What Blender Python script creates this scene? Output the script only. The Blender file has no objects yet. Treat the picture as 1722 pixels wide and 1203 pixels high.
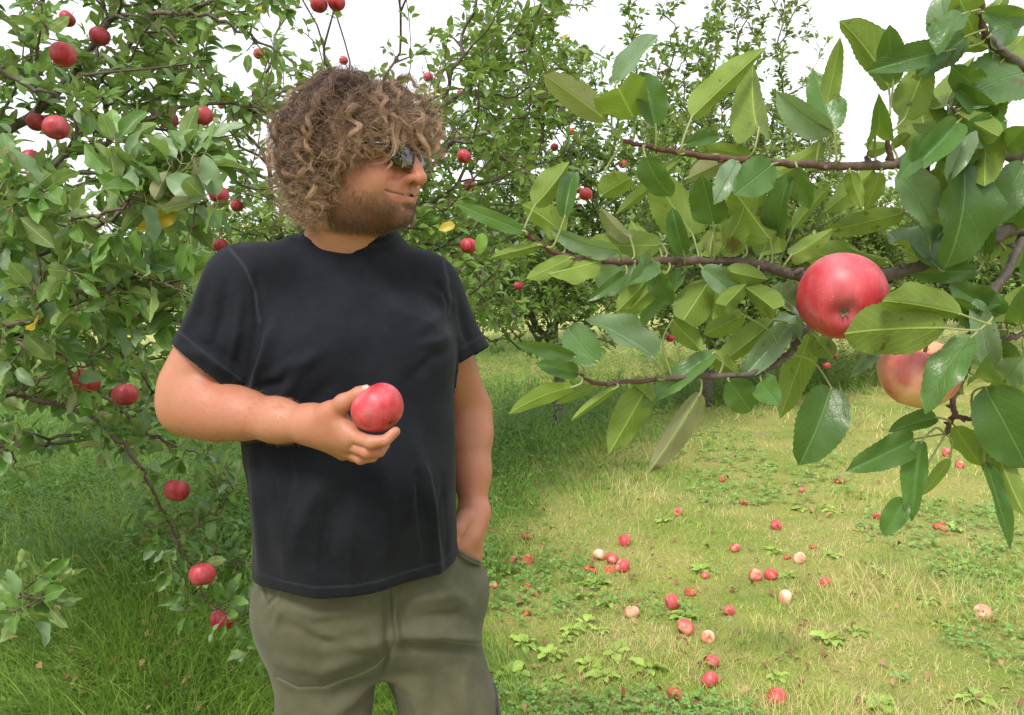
import bpy, math, random, os
import numpy as np
from mathutils import Vector, Matrix
RAD = math.radians
sc = bpy.context.scene

# ------------------------------------------------------------------ camera
CAM_Z, PITCH, FPX = 1.58, RAD(6.8), 1435.0
cd = bpy.data.cameras.new('camera')
cd.lens = 30.0; cd.sensor_width = 36.0; cd.clip_start = 0.05; cd.clip_end = 2000
cam = bpy.data.objects.new('camera', cd); sc.collection.objects.link(cam)
cam.location = (0, 0, CAM_Z); cam.rotation_euler = (math.pi/2 - PITCH, 0, 0)
sc.camera = cam
# ------------------------------------------------------------------ overcast sky + soft sun
SUN_EL, SUN_AZ = RAD(52), RAD(205)      # azimuth measured from +Y, clockwise: behind the camera, a little left
w = bpy.data.worlds.new('World'); sc.world = w; w.use_nodes = True
nt = w.node_tree; nt.nodes.clear()
sky = nt.nodes.new('ShaderNodeTexSky'); sky.sky_type = 'NISHITA'; sky.sun_disc = False
sky.sun_elevation = SUN_EL; sky.sun_rotation = SUN_AZ; sky.dust_density = 4; sky.air_density = 1.0; sky.ozone_density = 1.0
mxs = nt.nodes.new('ShaderNodeMix'); mxs.data_type = 'RGBA'; mxs.inputs[0].default_value = 0.8
nt.links.new(sky.outputs[0], mxs.inputs[6]); mxs.inputs[7].default_value = (8.6, 8.7, 8.9, 1)
bg = nt.nodes.new('ShaderNodeBackground'); bg.inputs[1].default_value = 0.088
out = nt.nodes.new('ShaderNodeOutputWorld')
nt.links.new(mxs.outputs[2], bg.inputs[0]); nt.links.new(bg.outputs[0], out.inputs[0])
sl = bpy.data.lights.new('sun', 'SUN'); sl.energy = 1.5; sl.angle = RAD(14); sl.color = (1.0, .95, .86)
sun = bpy.data.objects.new('sun', sl); sc.collection.objects.link(sun)
sd = Vector((math.sin(SUN_AZ)*math.cos(SUN_EL), math.cos(SUN_AZ)*math.cos(SUN_EL), math.sin(SUN_EL)))
sun.rotation_euler = sd.to_track_quat('Z', 'Y').to_euler(); sun.location = (0, 0, 30)
sc.view_settings.view_transform = 'Standard'; sc.view_settings.look = 'None'
sc.view_settings.exposure = 1.06; sc.view_settings.gamma = 1.0
sc.render.engine = 'CYCLES'; sc.cycles.use_denoising = True
sc.cycles.max_bounces = 6; sc.cycles.diffuse_bounces = 3; sc.cycles.glossy_bounces = 2
sc.cycles.transmission_bounces = 4; sc.cycles.transparent_max_bounces = 6

# ------------------------------------------------------------------ helpers
def want(s): return True
CP, SP = math.cos(PITCH), math.sin(PITCH)
def at(px, py, d):
    """point that the photo shows at pixel (px,py), at world distance d along +Y"""
    u, v = (px-861)/FPX, (601.5-py)/FPX
    dy = CP + v*SP; dz = -SP + v*CP
    return np.array([u*d/dy, d, CAM_Z + dz*d/dy])
def proj(P):
    P = np.asarray(P, dtype=float)
    x, y, z = P[..., 0], P[..., 1], P[..., 2]-CAM_Z
    dep = y*CP - z*SP; up = y*SP + z*CP
    dep = np.where(dep < .01, .01, dep)
    return 861 + FPX*x/dep, 601.5 - FPX*up/dep
def ground_at(px, py, z=0.0):
    v = (601.5-py)/FPX; dz = -SP+v*CP; dy = CP+v*SP
    t = (z-CAM_Z)/dz
    return np.array([(px-861)/FPX*t, dy*t, z])

def tag(o, label=None, cat=None, group=None, kind=None):
    if label: o['label'] = label
    if cat: o['category'] = cat
    if group: o['group'] = group
    if kind: o['kind'] = kind
    return o
def link(name, data, mat=None, parent=None):
    o = bpy.data.objects.new(name, data); sc.collection.objects.link(o)
    if mat is not None and hasattr(data, 'materials'):
        for m in (mat if isinstance(mat, (list, tuple)) else [mat]): data.materials.append(m)
    if parent is not None: o.parent = parent
    return o
def empty(name, loc=(0, 0, 0)):
    o = bpy.data.objects.new(name, None); sc.collection.objects.link(o); o.location = loc
    o.empty_display_size = .05
    return o
def parent_keep(o, p):
    """parent o (built in world coordinates) to the unrotated thing p"""
    o.parent = p; o.matrix_parent_inverse = Matrix.Translation(-Vector(p.location)); return o
def np_mesh(name, V, F, smooth=True, uv=None, attrs=None, midx=None):
    """V (n,3), F (m,k) with k constant (3 or 4)"""
    V = np.ascontiguousarray(V, dtype=np.float32); F = np.ascontiguousarray(F, dtype=np.int32)
    me = bpy.data.meshes.new(name); n, (m, k) = len(V), F.shape
    me.vertices.add(n); me.vertices.foreach_set('co', V.ravel())
    me.loops.add(m*k); me.loops.foreach_set('vertex_index', F.ravel())
    me.polygons.add(m); me.polygons.foreach_set('loop_start', np.arange(0, m*k, k, dtype=np.int32))
    try: me.polygons.foreach_set('loop_total', np.full(m, k, dtype=np.int32))
    except Exception: pass
    if smooth: me.polygons.foreach_set('use_smooth', np.ones(m, dtype=bool))
    if midx is not None: me.polygons.foreach_set('material_index', np.asarray(midx, dtype=np.int32))
    if uv is not None:
        l = me.uv_layers.new(name='uv'); l.data.foreach_set('uv', np.ascontiguousarray(uv[F.ravel()], dtype=np.float32).ravel())
    if attrs:
        for an, a in attrs.items():
            a = np.asarray(a, dtype=np.float32)
            if a.ndim == 1:
                at_ = me.attributes.new(an, 'FLOAT', 'POINT'); at_.data.foreach_set('value', a)
            else:
                at_ = me.attributes.new(an, 'FLOAT_COLOR', 'POINT')
                c = np.ones((n, 4), np.float32); c[:, :3] = a; at_.data.foreach_set('color', c.ravel())
    me.update(calc_edges=True); me.validate()
    return me
class Acc:
    """collects vertex/quad blocks into one mesh"""
    def __init__(s): s.V = []; s.F = []; s.n = 0; s.U = []; s.A = []
    def add(s, V, F, uv=None, a=None):
        s.V.append(V); s.F.append(np.asarray(F)+s.n); s.n += len(V)
        if uv is not None: s.U.append(uv)
        if a is not None: s.A.append(a)
    def mesh(s, name, **k):
        if s.U: k['uv'] = np.concatenate(s.U)
        if s.A: k['attrs'] = {'rnd': np.concatenate(s.A)}
        return np_mesh(name, np.concatenate(s.V), np.concatenate(s.F), **k)
def tube(P, R, seg=8, cap=True):
    """tube along polyline P with radii R -> V, quads"""
    P = np.asarray(P, float); R = np.array(np.broadcast_to(np.asarray(R, float), (len(P),)))
    if cap:
        t0 = P[0]-P[1]; t0 /= np.linalg.norm(t0)+1e-9; t1 = P[-1]-P[-2]; t1 /= np.linalg.norm(t1)+1e-9
        P = np.vstack([P[0]+t0*R[0]*.35, P, P[-1]+t1*R[-1]*.35]); R = np.concatenate([[R[0]*.1], R, [R[-1]*.1]])
    T = np.gradient(P, axis=0); T /= np.linalg.norm(T, axis=1)[:, None]+1e-9
    a = np.array([0, 0, 1.]) if abs(T[0, 2]) < .9 else np.array([1., 0, 0])
    N = np.zeros_like(P); n = np.cross(T[0], a); n /= np.linalg.norm(n)
    for i in range(len(P)):
        n = n - T[i]*np.dot(n, T[i]); n /= np.linalg.norm(n)+1e-9; N[i] = n
    B = np.cross(T, N)
    th = np.arange(seg)/seg*2*np.pi
    V = P[:, None]+R[:, None, None]*(np.cos(th)[None, :, None]*N[:, None]+np.sin(th)[None, :, None]*B[:, None])
    V = V.reshape(-1, 3)
    i, j = np.meshgrid(np.arange(len(P)-1), np.arange(seg), indexing='ij')
    a0 = i*seg+j; a1 = i*seg+(j+1) % seg
    F = np.stack([a0, a1, a1+seg, a0+seg], -1).reshape(-1, 4)
    return V, F
def smooth_path(pts, n=6):
    """Catmull-Rom through pts (k,m)"""
    P = np.asarray(pts, float)
    if len(P) < 3: 
        t = np.linspace(0, 1, n+1)[:, None]; return P[0]*(1-t)+P[-1]*t
    Q = np.vstack([2*P[0]-P[1], P, 2*P[-1]-P[-2]]); out = []
    for i in range(1, len(Q)-2):
        t = np.linspace(0, 1, n, endpoint=False)[:, None]
        out.append(.5*((2*Q[i])+(-Q[i-1]+Q[i+1])*t+(2*Q[i-1]-5*Q[i]+4*Q[i+1]-Q[i+2])*t*t+(-Q[i-1]+3*Q[i]-3*Q[i+1]+Q[i+2])*t**3))
    out.append(P[-1:]); return np.vstack(out)

# ---- material node helper
class MB:
    def __init__(s, name):
        s.m = bpy.data.materials.new(name); s.m.use_nodes = True; s.t = s.m.node_tree; s.t.nodes.clear()
        s.out = s.n('ShaderNodeOutputMaterial')
    def n(s, typ, **k):
        nd = s.t.nodes.new(typ)
        for a, v in k.items(): setattr(nd, a, v)
        return nd
    def set(s, sock, v):
        if v is None: return
        if hasattr(v, 'is_output') : s.t.links.new(v, sock)
        elif isinstance(v, tuple) and len(v) == 3 and sock.type == 'RGBA': sock.default_value = (*v, 1)
        else: sock.default_value = v
    def math(s, op, a, b=None, c=None, clamp=False):
        nd = s.n('ShaderNodeMath', operation=op, use_clamp=clamp)
        s.set(nd.inputs[0], a)
        if b is not None: s.set(nd.inputs[1], b)
        if c is not None: s.set(nd.inputs[2], c)
        return nd.outputs[0]
    def mix(s, f, a, b, mode='MIX'):
        nd = s.n('ShaderNodeMix', data_type='RGBA', blend_type=mode)
        s.set(nd.inputs[0], f); s.set(nd.inputs[6], a); s.set(nd.inputs[7], b); return nd.outputs[2]
    def sstep(s, x, lo, hi, a=0., b=1.):
        nd = s.n('ShaderNodeMapRange', interpolation_type='SMOOTHSTEP')
        s.set(nd.inputs[0], x); s.set(nd.inputs[1], lo); s.set(nd.inputs[2], hi); s.set(nd.inputs[3], a); s.set(nd.inputs[4], b)
        return nd.outputs[0]
    def noise(s, scale, detail=3, vec=None, rough=.5, dist=0., color=False):
        nd = s.n('ShaderNodeTexNoise'); nd.inputs['Scale'].default_value = scale; nd.inputs['Detail'].default_value = detail
        nd.inputs['Roughness'].default_value = rough; nd.inputs['Distortion'].default_value = dist
        if vec is not None: s.t.links.new(vec, nd.inputs['Vector'])
        return nd.outputs[1 if color else 0]
    def voro(s, scale, vec=None, feature='F1', out='Distance', rand=1.):
        nd = s.n('ShaderNodeTexVoronoi', feature=feature); nd.inputs['Scale'].default_value = scale
        nd.inputs['Randomness'].default_value = rand
        if vec is not None: s.t.links.new(vec, nd.inputs['Vector'])
        return nd.outputs[out]
    def coord(s, which='Object'): return s.n('ShaderNodeTexCoord').outputs[which]
    def pos(s): return s.n('ShaderNodeNewGeometry').outputs['Position']
    def map(s, vec, scale=(1, 1, 1), rot=(0, 0, 0)):
        nd = s.n('ShaderNodeMapping'); s.t.links.new(vec, nd.inputs[0]); nd.inputs['Scale'].default_value = scale; nd.inputs['Rotation'].default_value = rot
        return nd.outputs[0]
    def attr(s, name, out='Fac'): return s.n('ShaderNodeAttribute', attribute_name=name).outputs[out]
    def bump(s, h, strength=.3, dist=.01, normal=None):
        nd = s.n('ShaderNodeBump'); nd.inputs['Strength'].default_value = strength; nd.inputs['Distance'].default_value = dist
        s.t.links.new(h, nd.inputs['Height'])
        if normal is not None: s.t.links.new(normal, nd.inputs['Normal'])
        return nd.outputs[0]
    def bsdf(s, **k):
        nd = s.n('ShaderNodeBsdfPrincipled')
        for a, v in k.items():
            s.set(nd.inputs[a.replace('_', ' ')], v)
        return nd
    def done(s, shader):
        s.t.links.new(shader.outputs[0] if hasattr(shader, 'outputs') else shader, s.out.inputs[0]); return s.m
def hsv(r, g, b): return (r, g, b)
rng = np.random.default_rng(7)
# ------------------------------------------------------------------ implicit-surface modelling
class Field:
    def __init__(s, lo, hi, h, zs=None, xs=None, ys=None):
        s.xs = np.arange(lo[0], hi[0], h, dtype=np.float32); s.ys = np.arange(lo[1], hi[1], h, dtype=np.float32)
        s.zs = np.arange(lo[2], hi[2], h, dtype=np.float32) if zs is None else np.asarray(zs, np.float32)
        if xs is not None: s.xs = np.asarray(xs, np.float32)
        if ys is not None: s.ys = np.asarray(ys, np.float32)
        s.F = np.full((len(s.xs), len(s.ys), len(s.zs)), .3, np.float32)
    def win(s, lo, hi):
        sl = []
        for a, l, h in zip((s.xs, s.ys, s.zs), lo, hi):
            sl.append(slice(int(np.searchsorted(a, l)), int(np.searchsorted(a, h))))
        return tuple(sl)
    def pts(s, sl):
        return (s.xs[sl[0]][:, None, None], s.ys[sl[1]][None, :, None], s.zs[sl[2]][None, None, :])
    def op(s, fn, lo, hi, k=.01, mode='add'):
        sl = s.win(np.asarray(lo)-k*1.5-.008, np.asarray(hi)+k*1.5+.008)
        if min(x.stop-x.start for x in sl) <= 0: return
        d = fn(*s.pts(sl)).astype(np.float32); a = s.F[sl]
        if mode == 'sub': s.F[sl] = -smin(-a, d, k)
        elif mode == 'int': s.F[sl] = -smin(-a, -d, k)
        else: s.F[sl] = smin(a, d, k)
    def cone(s, a, b, ra, rb, k=.01, mode='add'):
        a = np.asarray(a, float); b = np.asarray(b, float); r = max(ra, rb)
        s.op(lambda X, Y, Z: sd_cone(X, Y, Z, a, b, ra, rb), np.minimum(a, b)-r, np.maximum(a, b)+r, k, mode)
    def chain(s, pts, rs, k=.01):
        for i in range(len(pts)-1): s.cone(pts[i], pts[i+1], rs[i], rs[i+1], k)
    def ell(s, c, r, M=None, k=.01, mode='add'):
        c = np.asarray(c, float); r = np.asarray(r, float); M = np.eye(3) if M is None else np.asarray(M, float)
        ext = np.abs(M) @ r if M is not None else r
        def fn(X, Y, Z):
            X = X-c[0]; Y = Y-c[1]; Z = Z-c[2]
            q = [X*M[0, i]+Y*M[1, i]+Z*M[2, i] for i in range(3)]
            k0 = np.sqrt(sum((q[i]/r[i])**2 for i in range(3))); k1 = np.sqrt(sum((q[i]/r[i]**2)**2 for i in range(3)))
            return k0*(k0-1)/(k1+1e-6)
        s.op(fn, c-ext, c+ext, k, mode)
    def mesh(s): return surface_nets(s.F, s.xs, s.ys, s.zs)
def smin(a, b, k):
    h = np.maximum(k-np.abs(a-b), 0)/k
    return np.minimum(a, b)-h*h*k*.25
def sd_cone(X, Y, Z, a, b, ra, rb):
    d = b-a; L2 = float(d@d)+1e-12
    t = np.clip(((X-a[0])*d[0]+(Y-a[1])*d[1]+(Z-a[2])*d[2])/L2, 0, 1)
    return np.sqrt((X-a[0]-t*d[0])**2+(Y-a[1]-t*d[1])**2+(Z-a[2]-t*d[2])**2)-(ra+(rb-ra)*t)
def loft_fn(rows, ax, fw, p=2.2):
    """rows: (z, cx, cy, a, b) - superelliptic sections, ax lateral axis, fw depth axis"""
    R = np.array(rows, float); R = R[np.argsort(R[:, 0])]
    zz = np.linspace(R[0, 0], R[-1, 0], 200); RR = np.stack([np.interp(zz, R[:, 0], R[:, i]) for i in range(1, 5)], 1)
    ker = np.hanning(15); ker /= ker.sum()
    RR = np.stack([np.convolve(np.pad(RR[:, i], 7, mode='edge'), ker, 'valid') for i in range(4)], 1)
    def fn(X, Y, Z):
        cx, cy, a, b = [np.interp(Z, zz, RR[:, i]) for i in range(4)]
        U = (X-cx)*ax[0]+(Y-cy)*ax[1]; W = (X-cx)*fw[0]+(Y-cy)*fw[1]
        k0 = (np.abs(U/a)**p+np.abs(W/b)**p)**(1/p)
        g = np.sqrt((U/a**2)**2+(W/b**2)**2)/np.maximum(np.sqrt((U/a)**2+(W/b)**2), 1e-5)
        d = (k0-1)/np.maximum(g, 1e-3)
        return np.maximum(d, np.maximum(R[0, 0]-Z, Z-R[-1, 0]))
    return fn
def surface_nets(F, xs, ys, zs):
    ins = F < 0
    c = np.zeros(tuple(n-1 for n in F.shape), np.int8)
    for i in (0, 1):
        for j in (0, 1):
            for k in (0, 1):
                c += ins[i:F.shape[0]-1+i, j:F.shape[1]-1+j, k:F.shape[2]-1+k]
    act = (c > 0) & (c < 8); del c
    I = np.argwhere(act); idx = np.full(act.shape, -1, np.int32); idx[tuple(I.T)] = np.arange(len(I))
    acc = np.zeros((len(I), 3)); cnt = np.zeros(len(I))
    for ax in range(3):
        o1, o2 = [a for a in range(3) if a != ax]
        for p in (0, 1):
            for q in (0, 1):
                A = I.copy(); A[:, o1] += p; A[:, o2] += q; B = A.copy(); B[:, ax] += 1
                fa = F[tuple(A.T)]; fb = F[tuple(B.T)]; m = (fa < 0) != (fb < 0)
                t = np.where(m, fa/np.where(fa == fb, 1, fa-fb), 0)
                P = A-I+0.0; P[:, ax] += t
                acc += P*m[:, None]; cnt += m
    loc = acc/cnt[:, None]; V = np.empty((len(I), 3))
    for ax, a in enumerate((xs, ys, zs)):
        i0 = I[:, ax]; V[:, ax] = a[i0]+(a[i0+1]-a[i0])*loc[:, ax]
    Fs = []
    for ax in range(3):
        o1, o2 = [(1, 2), (2, 0), (0, 1)][ax]
        s0 = [slice(None)]*3; s1 = [slice(None)]*3; s0[ax] = slice(0, -1); s1[ax] = slice(1, None)
        m = ins[tuple(s0)] != ins[tuple(s1)]
        E = np.argwhere(m); E = E[(E[:, o1] > 0) & (E[:, o2] > 0) & (E[:, o1] < F.shape[o1]-1) & (E[:, o2] < F.shape[o2]-1)]
        if not len(E): continue
        def cell(p, q):
            K = E.copy(); K[:, o1] -= p; K[:, o2] -= q; return idx[tuple(K.T)]
        Q = np.stack([cell(1, 1), cell(0, 1), cell(0, 0), cell(1, 0)], 1)
        flip = ~ins[tuple(E.T)]; Q[flip] = Q[flip][:, ::-1]
        Fs.append(Q[(Q >= 0).all(1)])
    return V, np.vstack(Fs)
def vnormals(V, F):
    a, b, c, d = (V[F[:, i]] for i in range(4)); n = np.cross(c-a, d-b)
    N = np.zeros_like(V)
    for i in range(4): np.add.at(N, F[:, i], n)
    return N/(np.linalg.norm(N, axis=1)[:, None]+1e-12)
def relax(V, F, it=2, lam=.5, mask=None):
    E = np.vstack([F[:, [0, 1]], F[:, [1, 2]], F[:, [2, 3]], F[:, [3, 0]]])
    n = len(V); deg = np.bincount(E[:, 0], minlength=n)+np.bincount(E[:, 1], minlength=n)
    for _ in range(it):
        S = np.stack([np.bincount(E[:, 0], V[E[:, 1], i], n)+np.bincount(E[:, 1], V[E[:, 0], i], n) for i in range(3)], 1)
        D = S/np.maximum(deg, 1)[:, None]-V
        if mask is not None: D *= mask[:, None]
        V = V+lam*D
    return V
def keep_faces(V, F, fmask, *arrs):
    F = F[fmask]; u = np.unique(F); m = np.full(len(V), -1); m[u] = np.arange(len(u))
    return (V[u], m[F])+tuple(a[u] for a in arrs)
def seg_dist(px, py, pts):
    """distance from (px,py) to a polyline in the same 2-D space, and the parameter along it"""
    P = np.asarray(pts, float); best = np.full(np.shape(px), 1e9); par = np.zeros(np.shape(px)); sgn = np.zeros(np.shape(px))
    L = np.concatenate([[0], np.cumsum(np.linalg.norm(np.diff(P, axis=0), axis=1))])
    for i in range(len(P)-1):
        d = P[i+1]-P[i]; l2 = d@d
        t = np.clip(((px-P[i, 0])*d[0]+(py-P[i, 1])*d[1])/l2, 0, 1)
        qx, qy = px-P[i, 0]-t*d[0], py-P[i, 1]-t*d[1]; r = np.hypot(qx, qy); m = r < best
        best = np.where(m, r, best); par = np.where(m, (L[i]+t*math.sqrt(l2))/L[-1], par)
        sgn = np.where(m, np.sign(qx*d[1]-qy*d[0]), sgn)
    return best, par, sgn
# ------------------------------------------------------------------ the man
def skin_mat():
    b = MB('skin'); p = b.coord('Object'); col = b.attr('tint', 'Color')
    fr = b.math('MULTIPLY', b.sstep(b.voro(150, p), .10, .22, .35, 0.), b.sstep(b.noise(12, 3, p), .48, .62))
    n1 = b.noise(55, 4, p); n2 = b.noise(9, 3, p)
    c = b.mix(b.sstep(n1, .35, .7, 0, .22), col, (.42, .13, .075))
    c = b.mix(b.sstep(n2, .4, .7, 0, .22), c, (.58, .30, .18)); c = b.mix(b.sstep(b.noise(17, 4, p, .6), .50, .68, 0, .35), c, (.44, .125, .070))
    c = b.mix(fr, c, (.24, .09, .045))
    h = b.math('ADD', b.math('MULTIPLY', b.noise(650, 2, p), .6), b.math('MULTIPLY', b.voro(330, p), .5))
    s = b.bsdf(Base_Color=c, Roughness=.47, Subsurface_Weight=.12, Subsurface_Scale=.012, Specular_IOR_Level=.42, Normal=b.bump(h, .28, .0014))
    s.inputs['Subsurface Radius'].default_value = (1, .35, .2)
    return b.done(s)
def shirt_mat():
    b = MB('faded_black_cotton'); p = b.coord('Object')
    f = b.attr('fade')
    n = b.noise(14, 5, p, .6); n2 = b.noise(120, 4, p, .7)
    c = b.mix(b.sstep(b.noise(5, 3, p, .6), .35, .65), b.mix(b.sstep(n, .3, .7), (.0052, .0060, .0098), (.0092, .0104, .0160)), b.mix(b.sstep(n, .3, .7), (.0085, .0096, .0148), (.0140, .0155, .0225)))
    c = b.mix(b.math('MULTIPLY', b.sstep(n2, .5, .8), .35), c, (.022, .023, .030))
    c = b.mix(f, c, (.040, .042, .052))
    lint = b.sstep(b.voro(60, p), .012, .022, 1., 0.)
    lint = b.math('MULTIPLY', lint, b.sstep(b.noise(9, 2, p), .52, .6))
    c = b.mix(b.math('MULTIPLY', lint, .5), c, (.3, .3, .3))
    h = b.math('ADD', b.noise(900, 2, p), b.math('MULTIPLY', b.noise(60, 4, p), 1.5))
    s = b.bsdf(Base_Color=c, Roughness=.92, Sheen_Weight=.06, Sheen_Roughness=.5, Specular_IOR_Level=.16, Normal=b.bump(h, .35, .0012))
    return b.done(s)
def shorts_mat():
    b = MB('olive_cotton'); p = b.coord('Object'); f = b.attr('fade')
    n = b.noise(20, 5, p, .6)
    c = b.mix(b.sstep(n, .3, .75), (.078, .075, .044), (.106, .101, .061))
    c = b.mix(b.sstep(f, 0., 1.), c, (.26, .24, .18)); c = b.mix(b.sstep(f, 0., -1.), c, (.035, .032, .024))
    wv = b.n('ShaderNodeTexWave', wave_type='BANDS', bands_direction='DIAGONAL'); wv.inputs['Scale'].default_value = 420; b.t.links.new(p, wv.inputs[0])
    h = b.math('ADD', b.math('MULTIPLY', wv.outputs[1], .4), b.math('MULTIPLY', b.noise(70, 4, p), 1.2))
    s = b.bsdf(Base_Color=c, Roughness=.88, Sheen_Weight=.1, Specular_IOR_Level=.25, Normal=b.bump(h, .3, .001))
    return b.done(s)

YAW = RAD(22)
TAX = np.array([math.cos(YAW), math.sin(YAW), 0]); TFW = np.array([math.sin(YAW), -math.cos(YAW), 0])
TC = np.array([-.314, 1.62, 0])                         # torso axis on the ground
SH_R = at(408, 487, 1.535); SH_L = at(715, 487, 1.70)   # shoulder joints (R is the man's right, left in the photo)
EL_R = at(318, 682, 1.50); WR_R = at(520, 716, 1.37)
EL_L = at(785, 690, 1.80); WR_L = at(797, 862, 1.72)
AP = at(637, 686, 1.325); APR = .0420                   # the held apple

# head frame: columns lateral (to the man's left), forward, up
FA = RAD(24)
hf = np.array([math.cos(FA), -math.sin(FA), -.03]); hf /= np.linalg.norm(hf)
hu = np.array([.05, 0, 1.]); hu -= hf*(hu@hf); hu /= np.linalg.norm(hu)
hl = np.cross(hu, hf)*-1.0
hl = np.cross(hf, hu)
HM = np.stack([hl, hf, hu], 1)                           # world = HO + HM @ local
HO = at(603, 264, 1.555); HS = 1.12
def H(x, y, z): return HO+HM@(np.array([x, y, z])*HS)

def torso_rows(g):
    """sections (z, cx, cy, a, b), g = how much the cloth stands off"""
    r = []
    for z, u, f, a, b in [(.84, .015, .0, .185, .125), (.90, .012, .006, .198, .138), (.98, .008, .014, .197, .150), (1.08, .004, .024, .197, .163),
                          (1.18, .0, .026, .197, .166), (1.28, -.002, .018, .199, .154), (1.38, -.002, .010, .202, .140),
                          (1.45, .0, .002, .198, .126), (1.51, .0, -.008, .172, .108), (1.555, .0, -.018, .130, .088), (1.60, .0, -.025, .085, .07)]:
        c = TC+TAX*u+TFW*f
        if g < 0 and z < 1.2: a -= .018; b -= .03
        r.append((z, c[0], c[1], a+g, b+g))
    return r

if want('person'):
    # ---------------- body: one continuous surface
    def axis(*seg):                                       # (start, stop, step) pieces of a graded grid
        return np.concatenate([np.arange(a_, b_-1e-6, h_) for a_, b_, h_ in seg])
    B = Field((-.70, 1.22, 0), (-.02, 1.98, 0), .0021, axis((-.01, .84, .006), (.84, 1.19, .0026), (1.19, 1.30, .0016), (1.30, 1.60, .0026), (1.60, 1.92, .0016)),
              axis((-.70, -.40, .0026), (-.40, -.11, .0016), (-.11, -.02, .0026)), axis((1.22, 1.29, .0026), (1.29, 1.68, .0016), (1.68, 1.98, .0026)))
    B.op(loft_fn(torso_rows(-.012), TAX, TFW), (-.62, 1.3, .84), (-.02, 1.95, 1.60), .03)
    # pelvis and legs
    hipR = np.array([-.40, 1.60, .90]); hipL = np.array([-.205, 1.66, .90])
    knR = np.array([-.375, 1.60, .50]); knL = np.array([-.125, 1.68, .50])
    anR = np.array([-.37, 1.66, .09]); anL = np.array([-.10, 1.75, .09])
    for hp, kn, an in ((hipR, knR, anR), (hipL, knL, anL)):
        B.cone(hp, kn, .088, .060, .04); B.cone(kn, kn*.6+an*.4+np.array([0, .012, 0]), .058, .056, .03)
        B.cone(kn*.6+an*.4+np.array([0, .012, 0]), an, .056, .036, .03)
        toe = an+np.array([math.sin(YAW)*.15, -math.cos(YAW)*.15, -.055]); B.cone(an-np.array([0, 0, .03]), toe, .038, .03, .03)
    # shoulders and neck
    NB = TC+np.array([.012, .015, 1.56]); 
    HB = H(0, -.035, -.07)
    B.cone(NB+TFW*-.01, HB, .076, .066, .03)
    B.cone(NB+TAX*-.03+np.array([0, .03, .0]), SH_R+np.array([0, .02, .0]), .058, .050, .05)
    B.cone(NB+TAX*.03+np.array([0, .03, .0]), SH_L+np.array([0, .02, .0]), .058, .050, .05)
    # right arm (bent, holding the apple)
    B.cone(SH_R, EL_R+np.array([.004, .0, .035]), .060, .054, .04)
    B.cone(SH_R*.55+EL_R*.45+np.array([.012, -.004, 0]), EL_R*.8+SH_R*.2, .050, .05, .03)
    B.chain([EL_R, EL_R*.8+WR_R*.2+np.array([0, 0, .004]), EL_R*.55+WR_R*.45, EL_R*.25+WR_R*.75, WR_R], [.053, .051, .0405, .0335, .0295], .025)
    B.cone(EL_R+np.array([-.004, .004, -.006]), EL_R*.7+WR_R*.3+np.array([0, 0, -.008]), .045, .040, .02)
    # left arm (hanging, hand in pocket)
    B.cone(SH_L, EL_L, .058, .048, .04)
    B.chain([EL_L, EL_L*.75+WR_L*.25, EL_L*.4+WR_L*.6, WR_L], [.047, .046, .037, .029], .03)
    # left hand, sunk in the pocket
    P = lambda px, py, d: at(px, py, d)
    k0 = P(786, 905, 1.675)
    for px, py, dd in ((775, 918, 1.655), (784, 930, 1.665), (794, 937, 1.685), (802, 935, 1.71)):
        k = P(px, py, dd); B.cone(WR_L, k, .020, .0125, .022)
        q = k+np.array([-.012, -.012, -.036]); r = q+np.array([-.014, .004, -.028]); t = r+np.array([-.008, .006, -.02])
        B.chain([k, q, r, t], [.0125, .0105, .0095, .0085], .004)
    B.cone(WR_L, P(786, 900, 1.68), .027, .025, .02)
    B.chain([P(782, 872, 1.68), P(768, 892, 1.65), P(763, 912, 1.64), P(764, 930, 1.64)], [.018, .0145, .012, .010], .008)
    # right hand: palm, thumb on top, fingers under the apple
    wr = WR_R
    MC = [P(592, 733, 1.330), P(588, 747, 1.340), P(583, 757, 1.357), P(577, 762, 1.378)]
    CMC = P(556, 697, 1.345); TMC = P(577, 678, 1.330); TIP_ = P(602, 664, 1.322); TT = P(616, 658, 1.322)
    for m, r in zip(MC, (.0150, .0150, .0140, .0130)):
        B.cone(wr+np.array([.004, 0, 0]), m, .0235, r, .016)
    B.cone(wr+np.array([.0, .0, .006]), CMC, .025, .0185, .02)
    B.cone(CMC, MC[0], .018, .014, .014)
    B.cone(P(560, 716, 1.352), P(585, 722, 1.345), .022, .013, .015)
    B.chain([CMC, TMC, TIP_], [.0185, .0135, .0118], .008)
    B.cone(TIP_, TT, .0116, .0100, .003)
    B.ell(P(607, 662, 1.322), (.0130, .010, .0112), k=.004)
    fing = [[MC[0], P(624, 744, 1.298), P(648, 741, 1.296), P(665, 726, 1.303)],
            [MC[1], P(617, 760, 1.309), P(638, 760, 1.314), P(648, 748, 1.328)],
            [MC[2], P(606, 771, 1.332), P(626, 769, 1.342), P(638, 757, 1.348)],
            [MC[3], P(595, 768, 1.368), P(609, 763, 1.375), P(622, 753, 1.375)]]
    for f, r in zip(fing, (1., .98, .93, .82)):
        B.chain(f, [.0124*r, .0102*r, .0092*r, .0078*r], .0010)
        B.ell(f[1], (.0112*r,)*3, k=.003)
    for i in range(3):                                          # knuckles
        B.ell(MC[i]+np.array([0.002, -.006, .001]), (.0085, .006, .008), k=.008)
    # ---------------- head
    def he(c, r, k=.012, mode='add'): B.ell(H(*c), np.array(r)*HS, HM, k, mode)
    def hc(a, b, ra, rb, k=.008, mode='add'): B.cone(H(*a), H(*b), ra*HS, rb*HS, k, mode)
    he((0, -.010, .022), (.076, .090, .078), .02)
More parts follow.
